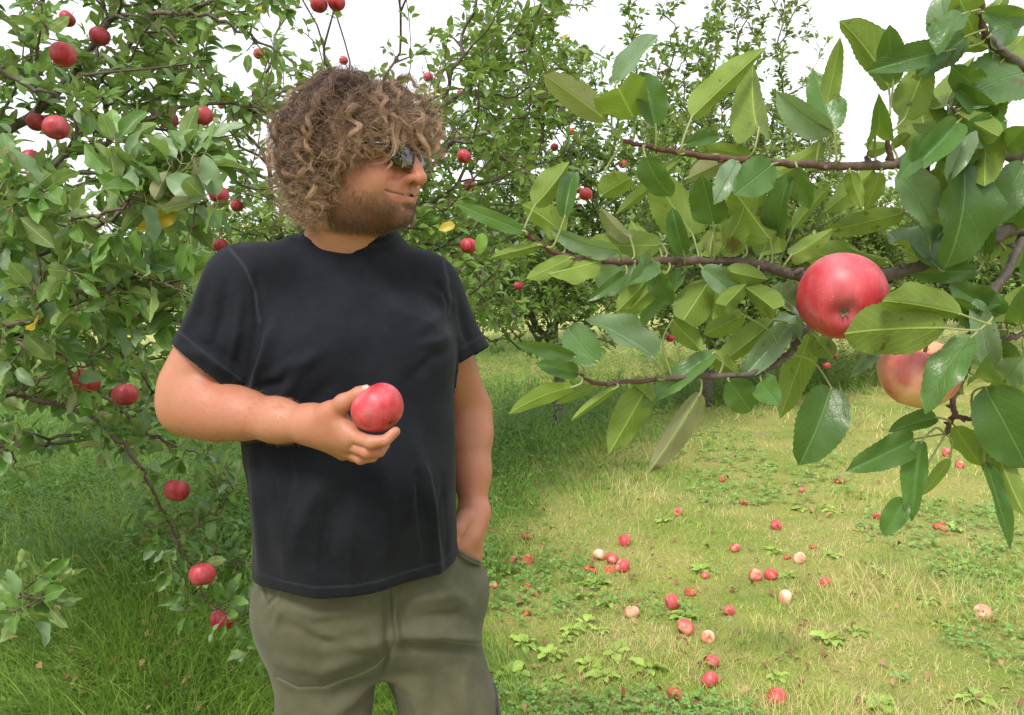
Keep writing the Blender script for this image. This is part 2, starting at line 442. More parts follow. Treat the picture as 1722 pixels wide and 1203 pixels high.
    he((0, .022, -.020), (.066, .070, .085), .03)
    he((0, .024, -.068), (.055, .062, .038), .03)
    he((0, .044, .044), (.058, .046, .042), .02)
    for s in (-1, 1):
        he((s*.038, .048, -.050), (.030, .034, .034), .02)
        he((s*.040, .056, -.026), (.020, .026, .016), .015)
        he((s*.046, -.002, -.062), (.020, .028, .032), .02)       # jaw corner
        hc((s*.012, .090, .017), (s*.046, .072, .018), .0095, .009, .01)   # brow
    he((0, .016, -.086), (.048, .056, .024), .03)                 # double chin
    he((0, .080, -.088), (.022, .018, .018), .02)                 # chin
    for s in (-1, 1):
        he((s*.031, .090, -.001), (.016, .011, .011), .012, 'sub')
        he((s*.031, .073, .000), (.0135, .0135, .0125), .003)
        hc((s*.020, .0865, .0045), (s*.044, .0755, .0045), .003, .0028, .004)
    hc((0, .090, .010), (0, .107, -.020), .0085, .0095, .010)
    hc((0, .105, -.022), (0, .1128, -.0335), .0098, .0116, .006)
    for s in (-1, 1):
        he((s*.0130, .0995, -.0355), (.0058, .0100, .0070), .006)
        he((s*.0070, .1055, -.0440), (.0034, .0060, .0036), .003, 'sub')
        hc((s*.017, .094, -.036), (s*.031, .078, -.060), .006, .006, .012)
        he((s*.024, .072, -.058), (.012, .012, .012), .012)
    he((0, .076, -.058), (.029, .020, .022), .014)               # muzzle
    for s in (-1, 1):
        hc((s*.012, .0905, -.0535), (0, .0945, -.0532), .0038, .0042, .003); hc((s*.028, .0780, -.0520), (s*.012, .0905, -.0535), .0024, .0038, .003)
        hc((s*.012, .0885, -.0680), (0, .0920, -.0698), .0046, .0052, .003); hc((s*.027, .0790, -.0540), (s*.012, .0885, -.0680), .0024, .0046, .003)
        hc((0, .0975, -.0606), (s*.016, .0915, -.0600), .0024, .0020, .0010, 'sub'); hc((0, .0920, -.0606), (s*.016, .0860, -.0600), .0024, .0020, .0010, 'sub')
        he((s*.044, .060, -.038), (.020, .022, .018), .02)                              # raised cheek
        he((s*.030, .070, -.074), (.014, .012, .012), .015)
    he((0, .0965, -.0785), (.014, .004, .0035), .008, 'sub')
    for s in (-1, 1):                                            # ears
        he((s*.078, -.012, -.012), (.008, .018, .030), .006); he((s*.083, -.006, -.010), (.006, .010, .018), .004, 'sub')
    V, F = B.mesh(); del B
    V = relax(V, F, 2, .4)
    L_0 = (V-HO)@HM/HS; N_0 = vnormals(V, F); sel = (V[:, 2] > 1.6) & (L_0[:, 1] > .055) & (np.abs(L_0[:, 0]) < .05)
    MOUTH = [(.104, -.0608), (.092, -.0608), (.084, -.0580), (.0775, -.0535)]; FOLD = [(.098, -.029), (.090, -.038), (.080, -.047), (.071, -.060), (.066, -.072)]
    dM = np.where(sel, seg_dist(L_0[:, 1], L_0[:, 2], MOUTH)[0], 1.); dF = np.where(sel & (L_0[:, 2] > -.075), seg_dist(L_0[:, 1], L_0[:, 2], FOLD)[0], 1.)
    V = V-N_0*(.0024*np.exp(-(dM/.0016)**2)*(L_0[:, 1] < .094)+.0016*np.exp(-(dF/.0035)**2))[:, None]
    # tint painted for lips, mouth, flush, beard shade, tan, and shade in the smile folds
    L = (V-HO)@HM/HS; lx, ly, lz = L.T
    isH = (V[:, 2] > 1.60) & (np.abs(lx) < .12) & (ly > -.15)
    base = np.array([.45, .205, .130]); C = np.tile(base, (len(V), 1))
    def blend(m, c): C[:] = C*(1-m[:, None])+np.array(c)*m[:, None]
    g = lambda x, c, w: np.exp(-((x-c)/w)**2)
    mz = np.interp(ly, [.0775, .084, .092, .104], [-.0535, -.0580, -.0608, -.0608]); fat = np.clip((ly-.078)/.010, 0, 1)
    up_ = lz-mz; m_lip = isH*sel*(((up_ > 0) & (up_ < .0062*fat)) | ((up_ <= 0) & (up_ > -.0105*fat)))*1.
    m_lip = relax(np.repeat(m_lip[:, None], 3, 1), F, 2, .5)[:, 0]; m_in = np.exp(-(dM/.0013)**2)*isH*(ly < .095)
    blend(isH*g(ly, .11, .022)*g(lz, -.035, .022)*.6, (.55, .15, .10))
    blend(isH*g(np.abs(lx), .045, .025)*g(lz, -.030, .020)*(ly > .03)*.4, (.54, .16, .10))
    rs = np.random.default_rng(3).random(len(V))
    ss = lambda x, a_, b_: np.clip((x-a_)/(b_-a_), 0, 1)**2*(3-2*np.clip((x-a_)/(b_-a_), 0, 1))
    line = -.056+.046*ss(ly, .050, -.005)+.012*g(lx, 0, .024)           # cheek line: low in front, rising to the sideburn
    beard = isH*ss(lz, line+.016, line-.016)*ss(ly, -.045, -.015)*ss(lz, -.128, -.114)
    beard = beard*(.45+.55*ss(lz, -.062, -.088))
    beard = beard*(1-.95*np.clip(m_lip*1.3, 0, 1))*(1-.35*g(lz, -.050, .006)*(ly > .08))
    blend(np.clip(beard, 0, 1)*(.50+.3*rs), (.11, .052, .028))
    blend(m_lip*.8, (.47, .15, .115)); blend(np.clip(m_in, 0, 1)*.85, (.09, .025, .02)); blend(np.exp(-(dF/.002)**2)*isH*.35, (.33, .11, .07))
    hand = np.exp(-((V-AP)**2).sum(1)/(.075**2)); blend(hand*.35*(rs*.3+.7), (.56, .24, .16))
    arm = (V[:, 2] < 1.5) & ~isH; blend(arm*.45*np.ones(len(V)), (.38, .135, .075))
    me = np_mesh('person', V, F, attrs={'tint': C})
    person = link('person', me, skin_mat())
    person.location = (0, 0, 0)
    tag(person, 'curly-haired bearded man in a black t-shirt and olive shorts holding an apple, looking right', 'person')
    BODY_V, BODY_F, BODY_L, BODY_BEARD, BODY_H = V, F, L, beard, isH

    # teeth, nails
    a = Acc()
    for i in range(-4, 5):
        x = i*.0048; y = .0915-abs(i)*abs(i)*.00048
        c = H(x, y, -.0594+.0004*abs(i)); fw = HM@np.array([0, 1, 0])
        th = np.linspace(0, 2*np.pi, 9)[:-1]
        r0 = np.stack([np.cos(th)*.0025, np.zeros(8), np.sin(th)*.0036], 1)
        ring = [c+HM@(q*.9) for q in r0]; front = [c+HM@(q*.7+np.array([0, .002, 0])) for q in r0]; mid = [c+HM@np.array([0, .0024, 0])]
        Vv = np.array(ring+front+mid*8)
        Ff = [[j, (j+1) % 8, 8+(j+1) % 8, 8+j] for j in range(8)]+[[8+j, 8+(j+1) % 8, 16+(j+1) % 8, 16+j] for j in range(8)]
        a.add(Vv, Ff)
    b = MB('tooth_enamel'); tm = b.done(b.bsdf(Base_Color=(.72, .66, .55), Roughness=.25))
    link('teeth', a.mesh('teeth'), tm, person)
    b = MB('fingernail'); nm = b.done(b.bsdf(Base_Color=(.60, .34, .25), Roughness=.35))
    def nail(c, ax, nrm, w, l):
        ax = np.asarray(ax, float); ax /= np.linalg.norm(ax); nrm = np.asarray(nrm, float); nrm -= ax*(nrm@ax); nrm /= np.linalg.norm(nrm)
        sd_ = np.cross(ax, nrm); g1 = np.linspace(-1, 1, 9); V_ = []
        for u in g1:
            for v in g1:
                rr = max(abs(u), abs(v)); k = rr/max(1e-6, math.hypot(u, v)); uu, vv = u*k**.6, v*k**.6
                V_.append(c+sd_*uu*w+ax*vv*l+nrm*(-.45*w*uu*uu-.12*l*vv*vv))
        F_ = [[i*9+j, i*9+j+1, (i+1)*9+j+1, (i+1)*9+j] for i in range(8) for j in range(8)]
        o = link('fingernail', np_mesh('fingernail', V_, F_), nm, person); return o
    nail(TT+np.array([-.002, -.0085, .0062]), TT-TIP_, (0.05, -1, .75), .0060, .0070)
    nail(P(659, 728, 1.2965), fing[0][3]-fing[0][2], (.5, -1, -.3), .0045, .0055)

    # ---------------- t-shirt
    S = Field((-.72, 1.20, 0), (-.02, 1.98, 0), .0035, np.arange(.84, 1.68, .0035))
    rows = torso_rows(.0)
    S.op(loft_fn(rows, TAX, TFW, 2.25), (-.66, 1.28, .84), (-.02, 1.95, 1.60), .05)
    S.cone(NB+np.array([0, 0, .0]), NB+np.array([0, 0, .06]), .098, .080, .03)
    S.cone(NB+TAX*-.02+np.array([0, .02, -.006]), SH_R+np.array([0.01, .02, .008]), .070, .064, .05)
    S.cone(NB+TAX*.02+np.array([0, .02, -.006]), SH_L+np.array([-.01, .02, .006]), .070, .062, .05)
    sr_end = at(352, 618, 1.505); sl_end = at(786, 632, 1.765)
    S.cone(SH_R+np.array([.0, 0, -.004]), sr_end, .070, .0745, .06); S.cone(sr_end, sr_end+(sr_end-SH_R)*.35, .0745, .078, .01)
    S.cone(at(425, 520, 1.55), at(415, 610, 1.54), .05, .055, .05)
    S.cone(SH_L+np.array([0, 0, -.004]), sl_end, .066, .066, .045); S.cone(sl_end, sl_end+(sl_end-SH_L)*.3, .066, .066, .01)
    # chest and belly volume
    S.ell(TC+TFW*.060+TAX*-.085+np.array([0, 0, 1.40]), (.095, .07, .07), k=.06)
    S.ell(TC+TFW*.060+TAX*.085+np.array([0, 0, 1.40]), (.085, .07, .07), k=.06)
    S.ell(TC+TFW*.075+np.array([0, 0, 1.15]), (.13, .10, .12), k=.06)
    V, F = S.mesh(); del S
    V = relax(V, F, 4, .5)
    N = vnormals(V, F); px, py = proj(V); front = np.clip(-N[:, 1]*1.5, 0, 1)
    # folds: (polyline in photo pixels, width px, amplitude m)
    D = np.zeros(len(V))
    for pts, wd, am in [
        ([(432, 470), (438, 540), (430, 610)], 9, -.004), ([(448, 560), (428, 640), (424, 700)], 9, .006), ([(436, 575), (416, 645)], 7, -.005),
        ([(470, 520), (446, 600), (440, 690)], 12, .003), ([(455, 640), (480, 620), (530, 600)], 11, .004), ([(440, 650), (480, 640)], 8, -.004),
        ([(465, 690), (500, 630), (540, 590)], 12, .003), ([(500, 700), (560, 640)], 14, -.0025),
        ([(745, 470), (738, 500), (752, 545)], 7, .005), ([(735, 480), (748, 520), (757, 560)], 6, -.004), ([(752, 500), (740, 530), (700, 560)], 9, .003),
        ([(757, 560), (735, 575), (700, 580)], 8, .0025), ([(757, 585), (730, 600), (690, 640)], 10, -.0025),
        ([(715, 790), (728, 860), (735, 930), (737, 960)], 7, .006), ([(700, 800), (715, 880), (722, 955)], 8, -.005), ([(745, 800), (748, 880), (752, 940)], 6, -.003),
        ([(560, 780), (520, 850), (490, 930)], 16, .0035), ([(600, 800), (560, 870), (540, 940)], 18, -.003), ([(425, 760), (432, 860), (436, 940)], 10, .004),
        ([(412, 800), (420, 880), (424, 960)], 7, -.004), ([(640, 790), (655, 860), (650, 940)], 18, .003), ([(680, 700), (700, 780), (690, 880)], 16, .0028),
        ([(480, 760), (470, 860)], 16, -.003), ([(590, 480), (650, 520), (700, 530)], 22, .002), ([(480, 470), (540, 520), (570, 560)], 24, -.002),
        ([(350, 450), (330, 520), (300, 575)], 9, .0028), ([(385, 470), (372, 540), (350, 610)], 10, -.0028), ([(405, 500), (398, 560), (385, 620)], 9, .0028),
        ([(770, 500), (780, 550), (790, 590)], 7, -.0025), ([(310, 590), (345, 600), (400, 640)], 7, .0035), ([(330, 575), (370, 590), (410, 625)], 8, -.003),
        ([(500, 380), (540, 415), (600, 428), (650, 420), (680, 402)], 5, -.0015)]:
        d, t, _ = seg_dist(px, py, pts); D += 2.6*am*np.exp(-(d/wd)**2)*np.sin(np.pi*np.clip(t*.86+.07, 0, 1))**.7*front
    # irregular soft rumples all the way round
    q = (V-TC)@np.stack([TAX, TFW, np.array([0, 0, 1.])], 1)
    for k, (fx, fz, am, ph) in enumerate([(31, 9, .0012, .3), (19, -14, .0014, 2.), (52, 21, .0007, 4.), (-27, 33, .0007, 1.)]):
        D += am*np.sin(q[:, 0]*fx+q[:, 1]*fx*.8+q[:, 2]*fz+ph+1.5*np.sin(q[:, 2]*11+k))
    for k, (cx_, cy_, rr_, dx_, dy_) in enumerate([(430, 600, 90, .9, -.5), (750, 540, 60, -.9, -.45), (450, 780, 80, .3, .95), (730, 900, 70, .15, 1.), (560, 930, 120, -.25, 1.)]):
        u_ = (px-cx_)*dy_-(py-cy_)*dx_; w_ = np.exp(-((px-cx_)**2+(py-cy_)**2)/rr_**2)*front
        D += .0016*w_*(1-2*np.abs(np.sin(u_*.055+k+1.2*np.sin(py*.012+k)))**.7)
    D = np.maximum(D, -.006)
    hemz_fac = np.clip((1.10-V[:, 2])/.2, 0, 1); D += hemz_fac*.0035*np.sin(np.arctan2(q[:, 1], q[:, 0])*9+.6)
    V = V+N*D[:, None]
    # open the hem, the sleeves and the neck
    N = vnormals(V, F)
    ang = np.arctan2(q[:, 0], q[:, 1])                         # 0 = front
    hem = .980+.012*(1-np.cos(ang-.15))*.5+.014*np.clip(np.sin(ang), 0, 1)+.003*np.sin(ang*5)
    ra = (EL_R-SH_R)/np.linalg.norm(EL_R-SH_R); la = (EL_L-SH_L)/np.linalg.norm(EL_L-SH_L)
    
    # cut plane of the right sleeve passes through the three photo points of its edge
    p1, p2, p3 = at(288, 575, 1.50), at(402, 668, 1.44), at(380, 640, 1.58)
    rn = np.cross(p2-p1, p3-p1); rn /= np.linalg.norm(rn); rn = rn if rn@ra > 0 else -rn
    p1l, p2l, p3l = at(812, 588, 1.76), at(756, 622, 1.70), at(770, 615, 1.84)
    ln = np.cross(p2l-p1l, p3l-p1l); ln /= np.linalg.norm(ln); ln = ln if ln@la > 0 else -ln
    dR = (V-p1)@rn; dL = (V-p1l)@ln
    nearR = np.linalg.norm(np.cross(V-SH_R, ra), axis=1) < .125
    nearL = np.linalg.norm(np.cross(V-SH_L, la), axis=1) < .10
    onR = nearR & ((V-SH_R)@TAX < .02) & (V[:, 2] < 1.52) & ((px < 425) | ((px < 436) & (py > 640) & (py < 665)))
    onL = nearL & ((V-SH_L)@TAX > -.055) & (V[:, 2] < 1.50) & ((V-TC)@TAX > .165)
    tors = (loft_fn(rows, TAX, TFW, 2.25)(V[:, 0], V[:, 1], V[:, 2]) < .016) & (V[:, 2] < 1.40); onR &= ~tors; onL &= ~tors
    nk0, nk1, nk2 = at(487, 366, 1.60), at(600, 407, 1.525), at(700, 386, 1.61)
    nn = np.cross(nk1-nk0, nk2-nk0); nn /= np.linalg.norm(nn); nn = nn if nn[2] > 0 else -nn
    dN = (V-nk1)@nn-.009*np.exp(-((px-590)/26)**2)*(N[:, 1] < .2)
    keep = (V[:, 2] > hem) & ~((dR > 0) & onR) & ~((dL > 0) & onL) & ((dN < 0) | (np.hypot(V[:, 0]-NB[0], V[:, 1]-NB[1]) > .135))
    fm = keep[F].all(1)
    dHem, sR, sL, sN = V[:, 2]-hem, np.where(onR, -dR, 9), np.where(onL, -dL, 9), -dN
    # seams and worn hems: raised bands and stitch lines
    fade = np.zeros(len(V)); bump = np.zeros(len(V))
    for dd, wd in ((dHem, .022), (sR, .024), (sL, .024)):
        bump += .0012*(dd < wd); fade += .5*np.exp(-((dd-wd)/.0017)**2)+.30*np.exp(-((dd)/.003)**2)
    bump += .0016*(sN < .020); fade += .35*np.exp(-((sN-.020)/.0015)**2)
    for pts in ([(388, 422), (412, 450), (430, 490), (436, 540)], [(745, 440), (752, 480), (755, 530)]):
        d, t, _ = seg_dist(px, py, pts); m = (N[:, 1] < .1); bump += .0012*np.exp(-(d/3)**2)*m; fade += .75*np.exp(-(d/2.2)**2)*m
    V = V+N*bump[:, None]
    # tidy the cut edges: slide the border vertices onto the cut
    V, F, dHem, sR, sL, sN, fade = keep_faces(V, F, fm, dHem, sR, sL, sN, fade)
    m = dHem < .006; V[m, 2] -= dHem[m]*.95
    for dd, nv in ((sR, rn), (sL, ln), (sN, nn)):
        m = dd < .006; V[m] += nv*(dd[m]*.95)[:, None]
    me = np_mesh('t_shirt', V, F, attrs={'fade': np.clip(fade, 0, 1)})
    shirt = link('t_shirt', me, shirt_mat(), person)
    so = shirt.modifiers.new('cloth', 'SOLIDIFY'); so.thickness = .0022; so.offset = -1

    # ---------------- shorts
    S = Field((-.62, 1.36, 0), (-.02, 1.93, 0), .0035, np.arange(.46, 1.03, .0035))
    c0 = TC+TAX*.03
    S.op(loft_fn([(.775, c0[0]+.01, c0[1]+.015, .15, .075), (.80, c0[0]+.005, c0[1]+.012, .180, .105), (.83, c0[0], c0[1]+.01, .200, .125), (.87, c0[0], c0[1]+.005, .212, .137), (.93, c0[0]-.005, c0[1], .208, .135), (1.02, c0[0]-.01, c0[1], .188, .128)], TAX, TFW, 2.3),
         (-.55, 1.4, .77), (-.05, 1.9, 1.02), .06)
    kR = at(550, 1203, 1.60); kL = at(757, 1203, 1.66)
    bR = kR+np.array([0.0, .01, -.2]); bL = kL+np.array([.02, .02, -.2])
    S.cone(np.array([-.385, 1.60, .88]), kR, .105, .093, .06); S.cone(kR, bR, .094, .100, .03)
    S.cone(np.array([-.190, 1.67, .88]), kL, .110, .098, .06); S.cone(kL, bL, .099, .104, .03)
    g0, g1 = at(645, 1150, 1.60), at(647, 1260, 1.60)
    def gap(X, Y, Z):
        t_ = np.clip((g0[2]-Z)/.3, 0, 1); u0 = g0@TAX+(g1-g0)@TAX*t_/.3*.1
        return np.maximum(np.abs(X*TAX[0]+Y*TAX[1]-u0)-.085*t_, Z-g0[2])
    S.op(gap, (-.6, 1.36, .46), (-.02, 1.93, g0[2]), .03, 'sub')
    S.ell(at(775, 990, 1.70), (.055, .06, .07), k=.04)            # the hand in the pocket pushes it out
    S.ell(TC+TFW*-.07+TAX*-.08+np.array([0, 0, .88]), (.10, .09, .09), k=.05); S.ell(TC+TFW*-.07+TAX*.09+np.array([0, 0, .88]), (.10, .09, .09), k=.05)
    V, F = S.mesh(); del S
    V = relax(V, F, 4, .5)
    N = vnormals(V, F); px, py = proj(V); front = np.clip(-N[:, 1]*1.5, 0, 1); D = np.zeros(len(V)); fade = np.zeros(len(V))
    for pts, wd, am in [
        ([(662, 990), (664, 1040), (668, 1075)], 5, .004), ([(652, 1000), (655, 1060), (645, 1130)], 9, -.005), ([(676, 1010), (680, 1080)], 7, -.003),
        ([(665, 1070), (740, 1068), (820, 1082)], 11, .006), ([(680, 1090), (750, 1086), (810, 1095)], 10, -.006), ([(660, 1080), (600, 1085), (520, 1060)], 12, .004),
        ([(470, 1045), (540, 1080), (620, 1075)], 12, -.004), ([(480, 1020), (530, 1035), (600, 1025)], 10, .003), ([(690, 1010), (760, 1000), (790, 1020)], 12, .004),
        ([(700, 1040), (770, 1035), (800, 1050)], 10, -.0035), ([(470, 1110), (540, 1130), (620, 1105)], 13, .0035), ([(500, 1165), (560, 1175), (630, 1140)], 13, -.003),
        ([(640, 1140), (600, 1170), (560, 1203)], 12, .004), ([(670, 1150), (700, 1180), (720, 1240)], 13, .004), ([(735, 1130), (730, 1180), (740, 1230)], 14, -.003),
        ([(790, 1110), (780, 1160), (790, 1220)], 12, .003), ([(455, 1000), (470, 1030), (460, 1060)], 7, .003)]:
        d, t, _ = seg_dist(px, py, pts); D += 2.2*am*np.exp(-(d/wd)**2)*np.sin(np.pi*np.clip(t*.86+.07, 0, 1))**.7*front
    q = (V-TC)@np.stack([TAX, TFW, np.array([0, 0, 1.])], 1)
    for k, (fx, fz, am, ph) in enumerate([(25, 29, .0011, .3), (17, -34, .0011, 2.), (50, 40, .0006, 4.)]):
        D += am*np.sin(q[:, 0]*fx+q[:, 1]*fx*.8+q[:, 2]*fz+ph+1.5*np.sin(q[:, 2]*13+k))
    # sewn lines: yoke seams, fly, pocket edges, side zip
    for pts, wd, am, fd in [([(465, 1140), (500, 1158), (545, 1158), (600, 1140), (650, 1112)], 2.4, -.0018, .55), ([(690, 1078), (760, 1083), (812, 1084), (826, 1070)], 2.4, -.0018, .45),
                            ([(656, 985), (660, 1030), (664, 1075), (645, 1130)], 2.0, -.002, -.55), ([(670, 985), (672, 1020), (666, 1050)], 1.6, -.001, -.25),
                            ([(437, 985), (444, 1010), (455, 1024), (468, 1012), (473, 992)], 2.2, .002, .3), ([(441, 985), (450, 1016), (463, 1004)], 2., -.004, -.7),
                            ([(762, 925), (785, 942), (806, 952)], 3.0, .003, .3)]:
        d, t, _ = seg_dist(px, py, pts); e = np.exp(-(d/wd)**2)*(N[:, 1] < .2); D += am*e; fade += fd*e
    V = V+N*D[:, None]
    # pocket mouth: a real slit where the hand goes in
    cut = (V[:, 2] > 1.0) | (V[:, 2] < .50)
    d, t, _ = seg_dist(px, py, [(764, 930), (786, 938), (803, 944)])
    cut |= (py < 944) & (px > 757) & (px < 822) & (py < 926+(px-760)*.45) & (V[:, 2] > .93)
    fm = ~cut[F].any(1)
    V, F, fade = keep_faces(V, F, fm, fade)
    shorts = link('shorts', np_mesh('shorts', V, F, attrs={'fade': np.clip(fade, -1, 1)}), shorts_mat(), person)
    so = shorts.modifiers.new('cloth', 'SOLIDIFY'); so.thickness = .0025; so.offset = -1
    # pocket welt and the black side zip
    from mathutils.bvhtree import BVHTree
    bv = BVHTree.FromPolygons([tuple(v) for v in V], [tuple(f) for f in F])
    def on_cloth(pxs, push=.001):
        out_ = []
        for x, y in pxs:
            a0 = Vector((0, 0, CAM_Z)); dr = Vector(at(x, y, 1.5))-a0; dr.normalize()
            h = bv.ray_cast(a0, dr)
            out_.append(np.array(h[0]-dr*push) if h[0] else None)
        return [o_ for o_ in out_ if o_ is not None]
    b = MB('black_zip'); zm = b.done(b.bsdf(Base_Color=(.012, .012, .013), Roughness=.5))
    zp = smooth_path(on_cloth([(824, 1088), (825, 1100), (824, 1112), (826, 1130), (830, 1150), (834, 1175), (836, 1200), (838, 1235)]), 5)
    if len(zp) > 3:
        v_, f_ = tube(zp, .0028, 8); link('side_zip', np_mesh('side_zip', v_, f_), zm, shorts)
    b = MB('olive_welt'); wm = b.done(b.bsdf(Base_Color=(.10, .09, .06), Roughness=.9))
    for off in (0, 5):
        wp = smooth_path([at(760+off*.3, 916+off, 1.635), at(774, 928+off, 1.628), at(790, 938+off, 1.64), at(806, 945+off, 1.675)], 6)
        v_, f_ = tube(wp, .0032, 8); link('pocket_welt', np_mesh('pocket_welt', v_, f_), wm, shorts)

    # ---------------- shoes
    b = MB('brown_leather'); lm = b.done(b.bsdf(Base_Color=(.06, .035, .02), Roughness=.6))
    for an in (anR, anL):
        S = Field(an-np.array([.1, .26, .1]), an+np.array([.14, .1, .06]), .004)
        d_ = np.array([math.sin(YAW), -math.cos(YAW), 0])
        S.cone(an+np.array([0, 0, .0]), an-d_*.03-np.array([0, 0, .045]), .045, .042, .02)
        S.cone(an-np.array([0, 0, .045]), an+d_*.15-np.array([0, 0, .055]), .045, .036, .03)
        S.op(lambda X, Y, Z: (0*X+0*Y+Z)-.004, an-.3, an+.3, .004, 'sub')
        v_, f_ = S.mesh(); link('shoe', np_mesh('shoe', v_, f_), lm, person)

    # ---------------- sunglasses
    b = MB('black_plastic'); fm_ = b.done(b.bsdf(Base_Color=(.01, .01, .011), Roughness=.22))
    b = MB('dark_lens'); le = b.done(b.bsdf(Base_Color=(.012, .010, .008), Roughness=.04, Specular_IOR_Level=.9, Coat_Weight=.6, Coat_Roughness=.02))
    sg = empty('sunglasses', HO); parent_keep(sg, person); sg.location = (0, 0, 0); sg.matrix_parent_inverse = Matrix()
    for s in (-1, 1):
        n = 40; th = np.arange(n)/n*2*np.pi; ww, hh = .0228, .0162
        r = 1/((np.abs(np.cos(th))**3.2+np.abs(np.sin(th))**3.2)**(1/3.2))
        X = s*.0310+np.cos(th)*r*ww; Z = -.004+np.sin(th)*r*hh+.0015*np.cos(th)*s
        Yc = lambda x_: .1065-1.9*x_*x_-abs(x_)*.10
        ring = np.array([H(x_, Yc(x_), z_) for x_, z_ in zip(X, Z)])
        v_, f_ = tube(np.vstack([ring, ring[:1]]), .0024, 8, cap=False); link('frame', np_mesh('frame', v_, f_), fm_, sg)
        Vl = [H(s*.0310+(x_-s*.0310)*k, Yc(s*.0310+(x_-s*.0310)*k)+.001*(1-k*k), -.004+(z_+.004)*k) for k in (1, .75, .5, .25, .02) for x_, z_ in zip(X, Z)]
        Fl = [[a_*n+j, a_*n+(j+1) % n, (a_+1)*n+(j+1) % n, (a_+1)*n+j] for a_ in range(4) for j in range(n)]
        lo_ = link('lens', np_mesh('lens', Vl, Fl), le, sg); so = lo_.modifiers.new('t', 'SOLIDIFY'); so.thickness = .0015
        tp = smooth_path([H(s*.060, Yc(.060), .008), H(s*.074, .085, .009), H(s*.081, .04, .008), H(s*.083, -.005, .006), H(s*.080, -.03, -.015)], 6)
        v_, f_ = tube(tp, [.0042]*6+[.0035]*(len(tp)-6), 8); link('temple_arm', np_mesh('temple_arm', v_, f_), fm_, sg)
    br = smooth_path([H(-.010, Yc(.01), .004), H(0, .108, .007), H(.010, Yc(.01), .004)], 6)
    v_, f_ = tube(br, .0028, 8); link('bridge', np_mesh('bridge', v_, f_), fm_, sg)

    # ---------------- hair: clumped curls, beard stubble, arm hair
    def hair_mat(name, root, mid, tip, rough=.35):
        b = MB(name); hi = b.n('ShaderNodeHairInfo')
        c = b.mix(b.sstep(hi.outputs['Intercept'], .02, .38), root, mid); c = b.mix(b.sstep(hi.outputs['Intercept'], .5, 1.), c, tip)
        c = b.mix(b.math('MULTIPLY', hi.outputs['Random'], .25), c, (.30, .18, .115)); c = b.mix(b.attr('ct'), c, b.mix(b.sstep(hi.outputs['Intercept'], .2, .9), (.15, .082, .048), (.62, .41, .27)))
        return b.done(b.bsdf(Base_Color=c, Roughness=.42, Specular_IOR_Level=.55, Anisotropic=.4))
    def curves_obj(name, P, R, mat, parent, ct=None):
        """P (m,n,3), R (m,n)"""
        h = bpy.data.hair_curves.new(name); m, n = P.shape[:2]
        h.add_curves([n]*m); h.points.foreach_set('position', np.ascontiguousarray(P, np.float32).ravel())
        ra_ = h.attributes.get('radius') or h.attributes.new('radius', 'FLOAT', 'POINT')
        ra_.data.foreach_set('value', np.ascontiguousarray(R, np.float32).ravel())
        if ct is not None: h.attributes.new('ct', 'FLOAT', 'POINT').data.foreach_set('value', np.ascontiguousarray(np.repeat(ct, n), np.float32))
        return link(name, h, mat, parent)
    hr = np.random.default_rng(11)
    EC, ER = np.array([0, -.008, .020])*HS, np.array([.079, .090, .081])*HS
    def ell_val(p): q_ = (p-EC)/ER; return np.linalg.norm(q_, axis=-1)
    def ell_n(p): n_ = (p-EC)/ER**2; return n_/np.linalg.norm(n_, axis=-1)[..., None]
    def guides(n, T, spread, lift):
        roots = []
        while len(roots) < n:
            d_ = hr.normal(size=3); d_ /= np.linalg.norm(d_); p_ = EC+d_*ER; x_, y_, z_ = p_/HS
            if z_ < -.060 or (y_ > .010 and z_ < .030) or (y_ > .052 and z_ < .060) or (y_ > -.01 and z_ < -.02): continue
            roots.append(p_)
        p_ = np.array(roots); n0 = ell_n(p_); x, y, z = (p_/HS).T
        L_ = hr.uniform(.16, .27, n)*(1-.30*(z < 0)); frontal = np.clip((y-.0)/.06, 0, 1)
        L_ = L_*(1-.50*frontal)
        top_ = np.clip((z-.06)/.05, 0, 1)
        s_ = (hr.uniform(.000, .024, n)+.018*(hr.random(n) < .2)*hr.random(n)+.003*(y < 0)*(z < .04)*hr.random(n)+.024*(z > .06)*(hr.random(n) < .16))*spread+.026*frontal*hr.random(n)
        v_ = n0*lift+hr.normal(size=(n, 3))*.22+np.stack([np.sign(x)*.25*(1-np.abs(x)/.09), .65*frontal-.25*(1-frontal), .0*x], 1)
        v_ /= np.linalg.norm(v_, axis=1)[:, None]
        P_ = [p_*1.0]; nz = hr.normal(size=(n, 3))
        for k in range(1, T):
            t_ = k/(T-1); st = L_/(T-1)
            nz = .88*nz+.6*hr.normal(size=(n, 3))
            v_ = v_*.86+np.array([0, 0, -1])*.26+nz*.045
            nn_ = ell_n(p_); tgt = 1+s_*min(1, t_*2.6)/.095+np.clip(-.01-p_[:, 2], 0, .1)*2.0*(.35+.65*(p_[:, 1] < .02)); dv = ell_val(p_)-tgt
            v_ = v_-nn_*np.clip(dv*2.2, -.8, .8)[:, None]
            v_ /= np.linalg.norm(v_, axis=1)[:, None]; p_ = p_+v_*st[:, None]
            # nothing hangs inside the face or the neck
            lim = np.where((p_[:, 1] > .06*HS), .002, -.125)*HS
            P_.append(p_.copy())
        return np.stack(P_, 1), L_, s_, frontal
